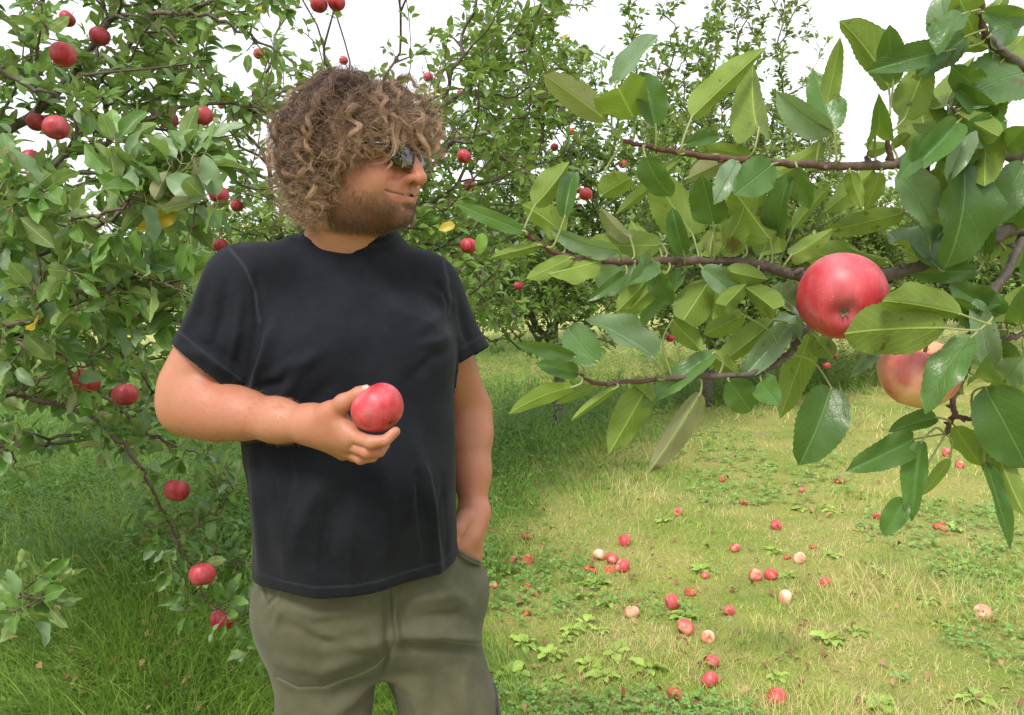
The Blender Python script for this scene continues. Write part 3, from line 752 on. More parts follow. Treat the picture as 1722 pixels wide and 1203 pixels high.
    def spiral(G, L_, rc, wl, ph, hand):
        """wind every guide into a curl"""
        n, T = G.shape[:2]
        Tg = np.gradient(G, axis=1); Tg /= np.linalg.norm(Tg, axis=2)[..., None]+1e-9
        ref = np.array([.31, .77, .55]); A_ = np.cross(Tg, ref); A_ /= np.linalg.norm(A_, axis=2)[..., None]+1e-9; B_ = np.cross(Tg, A_)
        t_ = np.linspace(0, 1, T)[None]; amp = rc[:, None]*np.clip(t_*2.2, 0, 1)*(1+.35*t_)
        a_ = ph[:, None]+hand[:, None]*2*np.pi*t_*(L_/wl)[:, None]*(1+.3*t_)
        return G+A_*(amp*np.cos(a_))[..., None]+B_*(amp*np.sin(a_))[..., None]
    def upsample(G, T):
        n, k = G.shape[:2]; x_ = np.linspace(0, k-1, T); i_ = np.clip(x_.astype(int), 0, k-2); f_ = (x_-i_)[None, :, None]
        f_ = f_; a_ = G[:, np.clip(i_-1, 0, k-1)]; b_ = G[:, i_]; c_ = G[:, i_+1]; d_ = G[:, np.clip(i_+2, 0, k-1)]
        return .5*((2*b_)+(-a_+c_)*f_+(2*a_-5*b_+4*c_-d_)*f_**2+(-a_+3*b_-3*c_+d_)*f_**3)
    NG, SP_, T = 600, 30, 48
    G, L_, s_, fr = guides(NG, 18, 1.0, 1.0); G = upsample(G, T)
    rc = hr.uniform(.003, .0095, NG); wl = hr.uniform(.045, .105, NG); ph = hr.uniform(0, 6.3, NG); hd = hr.choice([-1., 1.], NG)
    rep = np.repeat(np.arange(NG), SP_); m = len(rep)
    G2 = G[rep]; t_ = np.linspace(0, 1, T)[None, :, None]
    off = hr.normal(size=(m, 1, 3))*(.0060*(1-t_)**1.8+.0009+.0013*t_**3); 
    C_ = spiral(G2, L_[rep], rc[rep]*hr.uniform(.92, 1.08, m), wl[rep], ph[rep]+hr.normal(size=m)*.12, hd[rep])+off
    # shorten strands individually
    cut_ = hr.uniform(.78, 1.0, m); x_ = np.linspace(0, 1, T)[None]*cut_[:, None]*(T-1); i_ = np.clip(x_.astype(int), 0, T-2); f_ = (x_-i_)[..., None]
    ar = np.arange(m)[:, None]; C_ = C_[ar, i_]*(1-f_)+C_[ar, i_+1]*f_
    # flyaway frizz
    NF = 1900
    Gf, Lf, sf, frf = guides(NF, 18, 1.35, 1.1); Gf = upsample(Gf, T)
    Cf = spiral(Gf, Lf, hr.uniform(.004, .015, NF), hr.uniform(.022, .05, NF), hr.uniform(0, 6.3, NF), hr.choice([-1., 1.], NF))
    NW = 420                                               # long loose wisps, mostly over the crown and the back
    Gw, Lw, sw, frw = guides(NW, 18, 2.3, 1.6); Gw = upsample(Gw, T); Cw = spiral(Gw, Lw, hr.uniform(.003, .012, NW), hr.uniform(.03, .07, NW), hr.uniform(0, 6.3, NW), hr.choice([-1., 1.], NW))
    Cf = np.concatenate([Cf, Cw]); NF += NW
    Call = np.concatenate([C_, Cf])
    Rall = np.concatenate([np.full(m, .00032), np.full(NF, .00017)])[:, None]*np.linspace(1.1, .6, T)[None]
    # cut every strand where it would pass below the hair line (face, jaw and neck stay free), then re-space its points
    q_ = Call/HS; m2, T2 = q_.shape[:2]
    zmin = np.interp(q_[..., 1], [-.10, -.045, -.015, .01, .035, .055, .075, .12], [-.118, -.122, -.098, -.056, -.026, -.008, -.004, -.030])+hr.normal(size=m2)[:, None]*.012
    bad = (q_[..., 2] < zmin); first = np.where(bad.any(1), bad.argmax(1), T2-1); okk = first > 7
    Call, first = Call[okk], first[okk]; m2 = len(Call)
    x_ = np.linspace(0, 1, T2)[None]*first[:, None]; i_ = np.clip(x_.astype(int), 0, T2-2); f_ = (x_-i_)[..., None]; ar = np.arange(m2)[:, None]
    Call = Call[ar, i_]*(1-f_)+Call[ar, i_+1]*f_; Rall = Rall[okk]
    cg = np.clip(hr.normal(size=NG)*.34+.05, 0, .8); ctint = np.concatenate([cg[rep]*1., hr.uniform(.2, 1., NF)])[okk]
    ctint = np.clip(ctint+.35*np.clip((Call[:, -1, 2]-.02)/.08, 0, 1)*(hr.random(m2) < .5)+.3*(Call[:, 0, 1] > .05), 0, 1)
    W_ = HO+Call@HM.T
    # settle on the shoulders: nothing below the collar line
    W_[..., 2] = np.where(W_[..., 2] < 1.605, 1.605+(W_[..., 2]-1.605)*.25, W_[..., 2])
    hm = hair_mat('brown_hair', (.014, .007, .004), (.115, .058, .034), (.36, .205, .125))
    curves_obj('hair', W_, Rall, hm, person, ctint)
    # stubble beard
    Nn = vnormals(BODY_V, BODY_F); cand = np.where(BODY_BEARD > .25)[0]
    pick = hr.choice(cand, 16000); pick = pick[hr.random(16000) < BODY_BEARD[pick]]
    p_ = BODY_V[pick]+hr.normal(size=(len(pick), 3))*.0012; n_ = Nn[pick]
    dn = n_*.9+np.array([0, 0, -1])*.75+hf*.15+hr.normal(size=p_.shape)*.35; dn /= np.linalg.norm(dn, axis=1)[:, None]
    ln_ = hr.uniform(.003, .0075, len(pick))[:, None, None]; tt = np.linspace(0, 1, 5)[None, :, None]
    Pb = p_[:, None]-n_[:, None]*.001+dn[:, None]*tt*ln_+np.array([0, 0, -1])*(tt**2)*ln_*.25+np.cross(dn, n_)[:, None]*np.sin(tt*3)*ln_*.2
    bm = hair_mat('beard_hair', (.030, .014, .008), (.075, .037, .020), (.16, .085, .045))
    curves_obj('beard', Pb, np.broadcast_to(np.linspace(.00020, .00008, 5), Pb.shape[:2]), bm, person)
    # eyebrows
    cand = np.where(BODY_H & (np.abs(BODY_L[:, 2]-.017) < .0045) & (np.abs(BODY_L[:, 0]) > .012) & (np.abs(BODY_L[:, 0]) < .046) & (BODY_L[:, 1] > .07))[0]
    pick = hr.choice(cand, 700); p_ = BODY_V[pick]; n_ = Nn[pick]; dn = n_*.5+hl*np.sign(BODY_L[pick, 0])[:, None]*.8+hr.normal(size=p_.shape)*.2
    Pb = p_[:, None]+dn[:, None]*np.linspace(0, 1, 4)[None, :, None]*.008
    curves_obj('eyebrows', Pb, np.full(Pb.shape[:2], .00016), bm, person)
    # forearm hair
    dR_, tR_ = [], []
    def near(a_, b_, rmax): 
        d_ = b_-a_; t2 = np.clip(((BODY_V-a_)@d_)/(d_@d_), 0, 1); return (np.linalg.norm(BODY_V-a_-t2[:, None]*d_, axis=1) < rmax*(1-.52*t2)) & (t2 > .05) & (t2 < .97)
    cand = np.where((near(EL_R, WR_R, .075) | near(EL_L, WR_L, .06)) & (BODY_V[:, 2] < 1.42))[0]
    pick = hr.choice(cand, 2600); p_ = BODY_V[pick]; n_ = Nn[pick]
    ax_ = np.where((BODY_V[pick, 0] < -.25)[:, None], (WR_R-EL_R)/np.linalg.norm(WR_R-EL_R), (WR_L-EL_L)/np.linalg.norm(WR_L-EL_L))
    dn = n_*.55+ax_*.8+hr.normal(size=p_.shape)*.3
    tt = np.linspace(0, 1, 5)[None, :, None]; Pb = p_[:, None]+dn[:, None]*tt*hr.uniform(.004, .009, len(pick))[:, None, None]-n_[:, None]*tt**2*.002
    am_ = hair_mat('arm_hair', (.22, .12, .06), (.34, .20, .10), (.5, .32, .18))
    curves_obj('arm_hair', Pb, np.broadcast_to(np.linspace(.00009, .00004, 5), Pb.shape[:2]), am_, person)
# ------------------------------------------------------------------ setting: ground, field, hills
def fbm(x, y, seed=0, octs=4, base=1.):
    """cheap smooth value noise in numpy, about 0..1"""
    r = np.random.default_rng(seed); T = r.random((64, 64)); o = np.zeros(np.shape(x)); a, tot = 1., 0.
    for k in range(octs):
        X, Y = x*base*2**k+17.3*k, y*base*2**k+5.1*k; i, j = np.floor(X).astype(int), np.floor(Y).astype(int); fx, fy = X-i, Y-j
        fx = fx*fx*(3-2*fx); fy = fy*fy*(3-2*fy)
        v = (T[i % 64, j % 64]*(1-fx)+T[(i+1) % 64, j % 64]*fx)*(1-fy)+(T[i % 64, (j+1) % 64]*(1-fx)+T[(i+1) % 64, (j+1) % 64]*fx)*fy
        o += a*v; tot += a; a *= .5
    return o/tot
def gz(x, y):
    """ground height"""
    near = np.clip(1-np.hypot(x, y-4)/30, 0, 1)
    h = (fbm(np.asarray(x), np.asarray(y), 5, 3, .8)-.5)*.07*near
    far = np.clip((np.hypot(x, y)-60)/240, 0, 1)
    return h+far**1.5*(5.0+3.5*np.sin(np.asarray(x)*.006+1.2))
def lawn_edge(y):
    """x of the border between the long grass under the trees (left) and the mown path (right)"""
    return np.interp(y, [0, 2.8, 4.0, 5.3, 6.2, 7.2, 8.4, 10.5, 14], [-.25, -.10, -.08, .05, .35, .75, 1.6, 5.2, 12.])
def ground_mat():
    b = MB('soil_thatch_and_turf'); p = b.pos()
    sep = b.n('ShaderNodeSeparateXYZ'); b.t.links.new(p, sep.inputs[0]); Y = sep.outputs[1]
    n1 = b.noise(1.3, 5, p, .6); n2 = b.noise(9, 6, p, .7); n3 = b.noise(60, 5, p, .7)
    c = b.mix(b.sstep(n1, .35, .65), (.22, .30, .055), (.38, .37, .11))
    c = b.mix(b.sstep(n2, .45, .7, 0, .7), c, (.34, .28, .13))
    c = b.mix(b.sstep(n3, .5, .75, 0, .6), c, (.08, .10, .03))
    bare = b.math('MULTIPLY', b.sstep(b.noise(1.1, 3, b.map(p, (1, 1, 1), (0, 0, 2.))), .66, .74), .8)
    c = b.mix(bare, c, (.36, .27, .18))
    far = b.mix(b.sstep(b.noise(.35, 4, p), .3, .7), (.36, .40, .115), (.44, .43, .16))
    c = b.mix(b.sstep(Y, 11.5, 16), c, far)
    hills = b.mix(b.sstep(b.noise(.05, 5, p), .4, .6), (.16, .17, .07), (.30, .20, .13))
    c = b.mix(b.sstep(Y, 90, 170), c, hills)
    return b.done(b.bsdf(Base_Color=c, Roughness=.95, Specular_IOR_Level=.15, Normal=b.bump(b.math('ADD', n2, n3), .7, .03)))
def leafgreen(name, top, under, yellow, trans=.35, rough=.42, veins=True, spots=.5, glow=(.22, .40, .03), vein_scale=9., bumpy=.25, vary=False, holes=False):
    """leaf: dark glossy upper face, pale matt lower face, light shining through"""
    b = MB(name); r = b.attr('rnd'); g = b.n('ShaderNodeNewGeometry'); back = g.outputs['Backfacing']; p = b.pos()
    cu = b.mix(b.sstep(r, .0, .9), top, tuple(min(1, k*1.55) for k in top)); cl = b.mix(b.sstep(r, .0, 1.), under, tuple(k*.72 for k in under))
    if vary:                                        # sky sheen painted as pale upper faces, tan and purplish undersides on some leaves
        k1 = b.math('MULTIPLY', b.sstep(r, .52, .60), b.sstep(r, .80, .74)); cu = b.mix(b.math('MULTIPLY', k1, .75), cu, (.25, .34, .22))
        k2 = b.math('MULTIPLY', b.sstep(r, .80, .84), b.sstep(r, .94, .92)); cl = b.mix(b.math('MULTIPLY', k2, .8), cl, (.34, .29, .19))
    c = b.mix(back, cu, cl)
    c = b.mix(b.sstep(r, .955, .985), c, yellow)
    pet = b.math('LESS_THAN', r, -.5)
    pn = b.noise(40, 3, p)
    c = b.mix(b.sstep(pn, .45, .75, 0, .25), c, tuple(k*.5 for k in top))
    nrm = None
    uv = b.n('ShaderNodeUVMap'); uv.uv_map = 'uv'; su = b.n('ShaderNodeSeparateXYZ'); b.t.links.new(uv.outputs[0], su.inputs[0])
    u, v = su.outputs[0], su.outputs[1]; au = b.math('ABSOLUTE', b.math('SUBTRACT', u, .5))
    mid = b.sstep(au, .008, .028, 1., 0.)
    if veins:
        wob = b.math('MULTIPLY', b.math('SUBTRACT', b.noise(22, 2, p), .5), .45)
        ph = b.math('FRACT', b.math('ADD', b.math('MULTIPLY', b.math('SUBTRACT', v, b.math('MULTIPLY', b.math('POWER', au, 1.35), 1.35)), vein_scale), wob))
        vv = b.sstep(b.math('ABSOLUTE', b.math('SUBTRACT', ph, .5)), (.02), .065, 1., 0.)
        fine = b.math('MULTIPLY', b.sstep(b.voro(240, p, 'DISTANCE_TO_EDGE'), .0, .2, 1., 0.), .12)
        al = b.math('MAXIMUM', mid, b.math('MULTIPLY', vv, b.math('ADD', .22, b.math('MULTIPLY', back, .22))))
        vc = b.mix(back, tuple(min(1, k*1.9+.02) for k in top), tuple(min(1, k*1.6+.04) for k in under))
        c = b.mix(b.math('MULTIPLY', al, .8), c, vc)
        hgt = b.math('SUBTRACT', b.math('MULTIPLY', b.noise(60, 3, p), .8), b.math('ADD', al, b.math('MULTIPLY', fine, .5)))
        nrm = b.bump(hgt, bumpy, .0025)
        if spots:
            sp = b.sstep(b.noise(70, 4, p, .65), .645, .70); big = b.sstep(b.noise(20, 5, p, .65), .63, .70)
            c = b.mix(b.math('MULTIPLY', b.math('MAXIMUM', sp, big), spots), c, (.10, .055, .02))
    else:
        c = b.mix(b.math('MULTIPLY', mid, .35), c, tuple(min(1, k*1.3+.02) for k in under))
    c = b.mix(pet, c, (.36, .40, .16))
    s = b.bsdf(Base_Color=c, Roughness=b.math('ADD', b.math('MULTIPLY', back, .25), rough), Specular_IOR_Level=b.math('SUBTRACT', .5, b.math('MULTIPLY', back, .25)))
    if nrm is not None: b.t.links.new(nrm, s.inputs['Normal'])
    tr = b.n('ShaderNodeBsdfTranslucent'); tc = b.mix(.5, glow, c); tc = b.mix(b.sstep(r, .955, .985), tc, (.75, .5, .03)); b.t.links.new(tc, tr.inputs[0])
    mx = b.n('ShaderNodeMixShader'); mx.inputs[0].default_value = trans
    b.t.links.new(s.outputs[0], mx.inputs[1]); b.t.links.new(tr.outputs[0], mx.inputs[2])
    if holes:                                       # insect holes
        vd = b.voro(32, p); vc_ = b.n('ShaderNodeSeparateXYZ'); b.t.links.new(b.voro(32, p, out='Color'), vc_.inputs[0])
        hm = b.math('MULTIPLY', b.math('LESS_THAN', b.math('ADD', vd, b.math('MULTIPLY', b.noise(180, 2, p), .12)), .22), b.math('GREATER_THAN', vc_.outputs[0], .965)); hm = b.math('MULTIPLY', hm, b.math('GREATER_THAN', r, 0.))
        tp = b.n('ShaderNodeBsdfTransparent'); m2 = b.n('ShaderNodeMixShader'); b.t.links.new(hm, m2.inputs[0]); b.t.links.new(mx.outputs[0], m2.inputs[1]); b.t.links.new(tp.outputs[0], m2.inputs[2]); mx = m2
    return b.done(mx)
def leaf_block(base, ax, nr, L, W, seg=4, fold=.35, curl=.5, rnd=None, petiole=0., half=1, serr=0., rg=rng, wave=0., broad=False):
    """n leaves at once. ax: base->tip, nr: upper face normal; returns V, F, uv, rnd"""
    n = len(base); ax = ax/np.linalg.norm(ax, axis=1)[:, None]
    nr = nr-ax*(nr*ax).sum(1)[:, None]; nr = nr/(np.linalg.norm(nr, axis=1)[:, None]+1e-9); sd = np.cross(ax, nr)
    t = np.linspace(0, 1, seg+1); prof = np.sin(np.pi*np.clip(t, 0, 1)**.82)**.75*(1-.18*t); 
    if broad: prof = np.sin(np.pi*np.clip(t, 0, 1)**.80)**.60*(1-.10*t)*np.clip((1.01-t)*7, 0, 1)**.45
    prof[0] = .03; prof[-1] = .02
    us = np.linspace(-1, 1, 2*half+1)
    fold = np.broadcast_to(fold, (n,)); curl = np.broadcast_to(curl, (n,))
    th = curl[:, None]*t[None]                         # bends away from the upper face along its length
    ds = 1/seg; cx = np.concatenate([np.zeros((n, 1)), np.cumsum(np.cos((th[:, 1:]+th[:, :-1])/2)*ds, 1)], 1)
    cz = -np.concatenate([np.zeros((n, 1)), np.cumsum(np.sin((th[:, 1:]+th[:, :-1])/2)*ds, 1)], 1)
    X = (cx*L[:, None])[:, :, None]; Z = (cz*L[:, None])[:, :, None]
    U = us[None, None, :]*prof[None, :, None]*(W*.5)[:, None, None]
    if serr: U = U*(1+serr*((np.arange(seg+1) % 2)*2-1)[None, :, None]*(np.abs(us) > .99)[None, None, :])
    fo = np.abs(us)[None, None, :]*prof[None, :, None]*(W*.5*np.sin(fold))[:, None, None]
    Uc = U*np.cos(fold)[:, None, None]
    wv = 0
    if wave: 
        phs = rg.random((n, 1, 1))*6.3; wv = wave*(W[:, None, None])*np.sin(t[None, :, None]*13+phs+us[None, None, :]*1.5)*np.abs(us)[None, None, :]**2*prof[None, :, None]
    N_ = Z+fo*np.cos(th)[:, :, None]+wv
    X = X+fo*np.sin(th)[:, :, None]
    V = base[:, None, None]+ax[:, None, None]*X[..., None]+sd[:, None, None]*Uc[..., None]+nr[:, None, None]*N_[..., None]
    m = len(us); V = V.reshape(-1, 3)
    uv = np.stack(np.broadcast_arrays(us[None, None, :]*.5*np.maximum(prof, .15)[None, :, None]+.5, t[None, :, None]+0*us[None, None, :]+np.zeros((n, 1, 1))), -1).reshape(-1, 2)
    i, j = np.meshgrid(np.arange(seg), np.arange(m-1), indexing='ij'); q = (i*m+j).ravel()
    F = np.stack([q, q+1, q+m+1, q+m], 1); F = (F[None]+(np.arange(n)*(seg+1)*m)[:, None, None]).reshape(-1, 4)
    rr = np.repeat(rnd if rnd is not None else rg.random(n), (seg+1)*m)
    return V, F, uv, rr
def rand_dir(n, rg=rng):
    d = rg.normal(size=(n, 3)); return d/np.linalg.norm(d, axis=1)[:, None]

if want('ground'):
    # one sheet, fine near the camera and coarse far away
    gx = np.concatenate([-np.geomspace(900, 8, 40), np.linspace(-7.9, 12, 160), np.geomspace(12.2, 900, 36)])
    gy = np.concatenate([-np.geomspace(200, 2, 12), np.linspace(-1.9, 14, 130), np.geomspace(14.2, 1200, 60)])
    X, Y = np.meshgrid(gx, gy, indexing='ij'); Z = gz(X, Y)
    i, j = np.meshgrid(np.arange(len(gx)-1), np.arange(len(gy)-1), indexing='ij'); q = (i*len(gy)+j).ravel(); k = len(gy)
    o = link('ground', np_mesh('ground', np.stack([X, Y, Z], -1).reshape(-1, 3), np.stack([q, q+k, q+k+1, q+1], 1)), ground_mat()); tag(o, kind='structure')

    # ---- grass blades
    def grass_mat(name, c1, c2, dry, dryness, trans=.3):
        b = MB(name); r = b.attr('rnd'); p = b.pos()
        pn = b.noise(1.6, 4, p, .6); 
        c = b.mix(b.sstep(r, 0, .8), c1, c2); c = b.mix(b.sstep(b.math('ADD', pn, b.math('MULTIPLY', r, .35)), dryness, dryness+.16), c, dry)
        c = b.mix(b.sstep(b.noise(.9, 4, b.map(p, (1, 1, 1), (0, 0, 2.3)), .6), .50, .66, 0, dryness < .8 and .6 or .1), c, (.62, .56, .27))
        c = b.mix(b.sstep(b.noise(2.4, 4, b.map(p, (1, 1, 1), (0, 0, 1.))), .54, .66, 0, .65), c, (.11, .22, .035))
        s = b.bsdf(Base_Color=c, Roughness=.5, Specular_IOR_Level=.4); tr = b.n('ShaderNodeBsdfTranslucent'); b.t.links.new(c, tr.inputs[0])
        mx = b.n('ShaderNodeMixShader'); mx.inputs[0].default_value = trans; b.t.links.new(s.outputs[0], mx.inputs[1]); b.t.links.new(tr.outputs[0], mx.inputs[2])
        return b.done(mx)
    def blades(x, y, h, wd, lean, rg, seg=3, comb=None):
        n = len(x); base = np.stack([x, y, gz(x, y)-.004], 1)
        a = rg.random(n)*2*np.pi
        if comb is not None: a = comb+rg.normal(size=n)*.7
        dr = np.stack([np.cos(a), np.sin(a), 0*a], 1); ln = lean*rg.uniform(.3, 1.5, n)
        sdv = np.stack([-np.sin(a), np.cos(a), 0*a], 1); tw = rg.normal(size=n)*.6
        sdv = sdv*np.cos(tw)[:, None]+dr*np.sin(tw)[:, None]
        t = np.linspace(0, 1, seg+1); th = ln[:, None]*t[None]**1.0*1.4
        ds = 1/seg; hx = np.concatenate([np.zeros((n, 1)), np.cumsum(np.sin(th[:, 1:])*ds, 1)], 1)*h[:, None]; hz = np.concatenate([np.zeros((n, 1)), np.cumsum(np.cos(th[:, 1:])*ds, 1)], 1)*h[:, None]
        hz = np.maximum(hz, .003)
        c = base[:, None]+dr[:, None]*hx[..., None]+np.array([0, 0, 1.])*hz[..., None]
        wp = (wd[:, None]*(1-t**1.6*.93)[None])[..., None]*sdv[:, None]*.5
        V = np.stack([c-wp, c+wp], 2).reshape(-1, 3); m = 2
        q = np.arange(seg)*2; F = np.stack([q, q+1, q+3, q+2], 1); F = (F[None]+(np.arange(n)*(seg+1)*2)[:, None, None]).reshape(-1, 4)
        return V, F, np.repeat(rg.random(n), (seg+1)*2)
    def scatter_img(n, rg, y0=628, y1=1500):
        """positions whose density falls off with distance from the place the photo was taken"""
        dist = 1/rg.uniform(1/11.5, 1/1.35, n)         # uniform in 1/distance
        ang = rg.uniform(RAD(-42), RAD(42), n)
        return dist*np.sin(ang), dist*np.cos(ang)
    rg = np.random.default_rng(21)
    x, y = scatter_img(380000, rg); e = lawn_edge(y)+1.1*(fbm(x, y, 3, 3, 1.1)-.5)*2+rg.normal(size=len(y))*.22
    left = x < e; dist = np.hypot(x, y)
    cov = fbm(x, y, 9, 3, 2.2)
    m = ~left & (rg.random(len(x)) < .45+.9*(cov-.3))
    xs_, ys_, d_ = x[m], y[m], dist[m]; n = m.sum()
    V, F, r_ = blades(xs_, ys_, rg.uniform(.016, .05, n)*(1+1.8*np.clip((fbm(xs_, ys_, 12, 4, 1.3)-.52)*8, 0, 1)), np.maximum(.0026, d_*.00070)*rg.uniform(.6, 1.4, n), 1.05, rg)
    o = link('mown_grass', np_mesh('mown_grass', V, F, attrs={'rnd': r_}), grass_mat('mown_grass', (.27, .42, .055), (.50, .60, .11), (.74, .62, .30), .62))
    tag(o, 'short sunny yellow-green mown grass of the orchard path', 'grass', kind='stuff')
    m = left & (rg.random(len(x)) < .8) & (y < 10.5); xs_, ys_, d_ = x[m], y[m], dist[m]; n = m.sum()
    flow = np.pi*(.9+1.3*(fbm(xs_, ys_, 31, 2, .9)-.5)*2)
    V, F, r_ = blades(xs_, ys_, rg.uniform(.12, .30, n)*np.clip((lawn_edge(ys_)+.5-xs_)*1.1, .38, 1)*(.7+.7*fbm(xs_, ys_, 12, 3, 1.6)), np.maximum(.0042, d_*.00130)*rg.uniform(.6, 1.3, n), 1.15, rg, 4, flow)
    o = link('long_grass', np_mesh('long_grass', V, F, attrs={'rnd': r_}), grass_mat('long_grass', (.125, .245, .030), (.30, .46, .075), (.48, .43, .15), .90))
    tag(o, 'long lush green grass lying over under the apple trees', 'grass', kind='stuff')
    # ---- clover and small ground cover
    x, y = scatter_img(40000, rg); k = fbm(x, y, 44, 3, 1.25)+.05*np.exp(-((x-lawn_edge(y)-.35)/.5)**2); m = (k > .53) & (y > 2.2) & (y < 11); x, y = x[m], y[m]
    m = (x > lawn_edge(y)-1.2) | (rg.random(len(x)) < .35); x, y = x[m], y[m]; n = len(x)
    hh = rg.uniform(.015, .055, n)+.05*(x < lawn_edge(y)); sc_ = rg.uniform(.008, .0145, n)*np.clip(np.hypot(x, y)/4, .9, 1.6)
    acc = Acc(); a0 = rg.random(n)*6.28
    for kk in range(3):
        a = a0+kk*2.094; ax = np.stack([np.cos(a), np.sin(a), rg.normal(size=n)*.25-.05], 1); nr = np.stack([rg.normal(size=n)*.3, rg.normal(size=n)*.3-.2, np.ones(n)], 1)
        V, F, uv, rr = leaf_block(np.stack([x, y, gz(x, y)+hh], 1), ax, nr, sc_*1.5, sc_*1.6, 2, .2, .2, rg.random(n)*.9)
        acc.add(V, F, uv, rr)
    clov = leafgreen('clover_leaf', (.16, .29, .060), (.20, .32, .10), (.4, .35, .05), .25, .5, False, 0)
    o = link('clover', acc.mesh('clover'), clov); tag(o, 'patches of clover spread through the short grass', 'clover', kind='stuff')
    # ---- leafy weeds along the foot of the trees
    acc = Acc(); px_, py_ = [], []
    n = 2600; y = rg.uniform(3.6, 10.5, n); x = lawn_edge(y)+rg.normal(size=n)*.45-.75
    x2 = rg.uniform(-5.6, -.9, 4200); y2 = rg.uniform(3.9, 9.5, 4200); x = np.concatenate([x, x2]); y = np.concatenate([y, y2])
    x3 = rg.uniform(-1.5, 11, 4200); y3 = rg.uniform(8.3, 13.5, 4200); m3 = x3 < (y3-8.9)*3.4+1.2*rg.random(4200); x = np.concatenate([x, x3[m3]]); y = np.concatenate([y, y3[m3]])
    H_ = np.where((x < -1.0) | (y > 9.2), 1.9, 1.)*rg.uniform(.12, .42, len(x))*(.6+.9*fbm(x, y, 61, 2, .8)); SB, SA, SN, SL = [], [], [], []
    st = Acc()
    for i in range(len(x)):
        nl = int(6+H_[i]*26); lean_ = rg.normal(size=2)*.16; t = np.linspace(.12, 1, nl)
        P_ = np.stack([x[i]+lean_[0]*t*t, y[i]+lean_[1]*t*t, gz(x[i], y[i])+t*H_[i]], 1)
        a = rg.random()*6+np.arange(nl)*2.4; SB.append(P_); SA.append(np.stack([np.cos(a), np.sin(a), rg.normal(size=nl)*.3+.25], 1)); SL.append(rg.uniform(.03, .065, nl)*(1.15-t*.5))
        v_, f_ = tube(P_[[0, nl//2, -1]], [.0022, .0018, .001], 3, cap=False); st.add(v_, f_)
    SB, SA, SL = map(np.concatenate, (SB, SA, SL)); n = len(SB)
    V, F, uv, rr = leaf_block(SB, SA, np.array([0, 0, 1.])+rand_dir(n, rg)*.4, SL, SL*.33, 2, .25, .7, rg.random(n)*.955)
    acc.add(V, F, uv, rr)
    wmat = leafgreen('weed_leaf', (.090, .19, .030), (.16, .27, .065), (.4, .35, .05), .35, .5, False, 0)
    o = link('weeds', acc.mesh('weeds'), wmat); tag(o, 'tangled leafy weeds growing at the foot of the trees', 'weeds', kind='stuff')
    # ---- broad-leaved rosettes in the path
    RP = [(880, 1085), (925, 1105), (960, 1060), (990, 1120), (1010, 1060), (860, 1140), (1035, 1100), (935, 1150), (900, 1165), (875, 1010), (985, 1000), (1002, 978), (1020, 1010), (1480, 965),
          (1395, 1080), (1440, 1065), (845, 960), (1300, 930), (1180, 960), (1345, 860), (1400, 860), (1560, 1010), (1640, 1180), (1480, 1190), (700+250, 1075), (340, 1140), (410, 1165), (1015, 1140)]
    rm = leafgreen('rosette_leaf', (.30, .42, .080), (.32, .42, .13), (.6, .5, .1), .3, .45, True, .2, vein_scale=5)
    RP += [(int(rg.uniform(850, 1720)), int(rg.uniform(860, 1200))) for _ in range(10)]
    for px_, py_ in RP:
        g = ground_at(px_, py_); g[2] = gz(g[0], g[1]); nl = rg.integers(6, 10); a = rg.random()*6+np.arange(nl)*2.4
        ax = np.stack([np.cos(a), np.sin(a), rg.uniform(.15, .8, nl)], 1); Ls = rg.uniform(.05, .095, nl)*rg.uniform(.45, .9)
        V, F, uv, rr = leaf_block(np.tile(g+[0, 0, .004], (nl, 1))+ax*.012, ax, np.array([0, 0, 1.])+rand_dir(nl, rg)*.25, Ls, Ls*rg.uniform(.50, .75, nl), 6, .3, .9, rg.random(nl)*.95, half=2, wave=.14, broad=True)
        b_ = Acc(); b_.add(V-g, F, uv, rr); o = link('broadleaf_weed', b_.mesh('broadleaf_weed'), rm); o.location = g
        tag(o, 'low rosette of broad pale green leaves in the grass', 'weed', 'broad-leaved rosettes in the grass')
    # ---- dead leaves lying about
    acc = Acc(); x, y = scatter_img(1700, rg); n = len(x); a = rg.random(n)*6.28
    up_ = np.where(x < lawn_edge(y), .10, .02)
    V, F, uv, rr = leaf_block(np.stack([x, y, gz(x, y)+up_+rg.random(n)*.02], 1), np.stack([np.cos(a), np.sin(a), rg.normal(size=n)*.3], 1), np.array([0, 0, 1.])+rand_dir(n, rg)*.6, rg.uniform(.03, .06, n), rg.uniform(.018, .03, n), 3, .4, 1.2, rg.random(n))
    b = MB('dead_leaf'); c = b.mix(b.attr('rnd'), (.16, .07, .03), (.42, .27, .12)); dm = b.done(b.bsdf(Base_Color=c, Roughness=.8)); acc.add(V, F, uv, rr)
    o = link('leaf_litter', acc.mesh('leaf_litter'), dm); tag(o, 'scattered dead brown apple leaves lying in the grass', 'fallen leaves', kind='stuff')
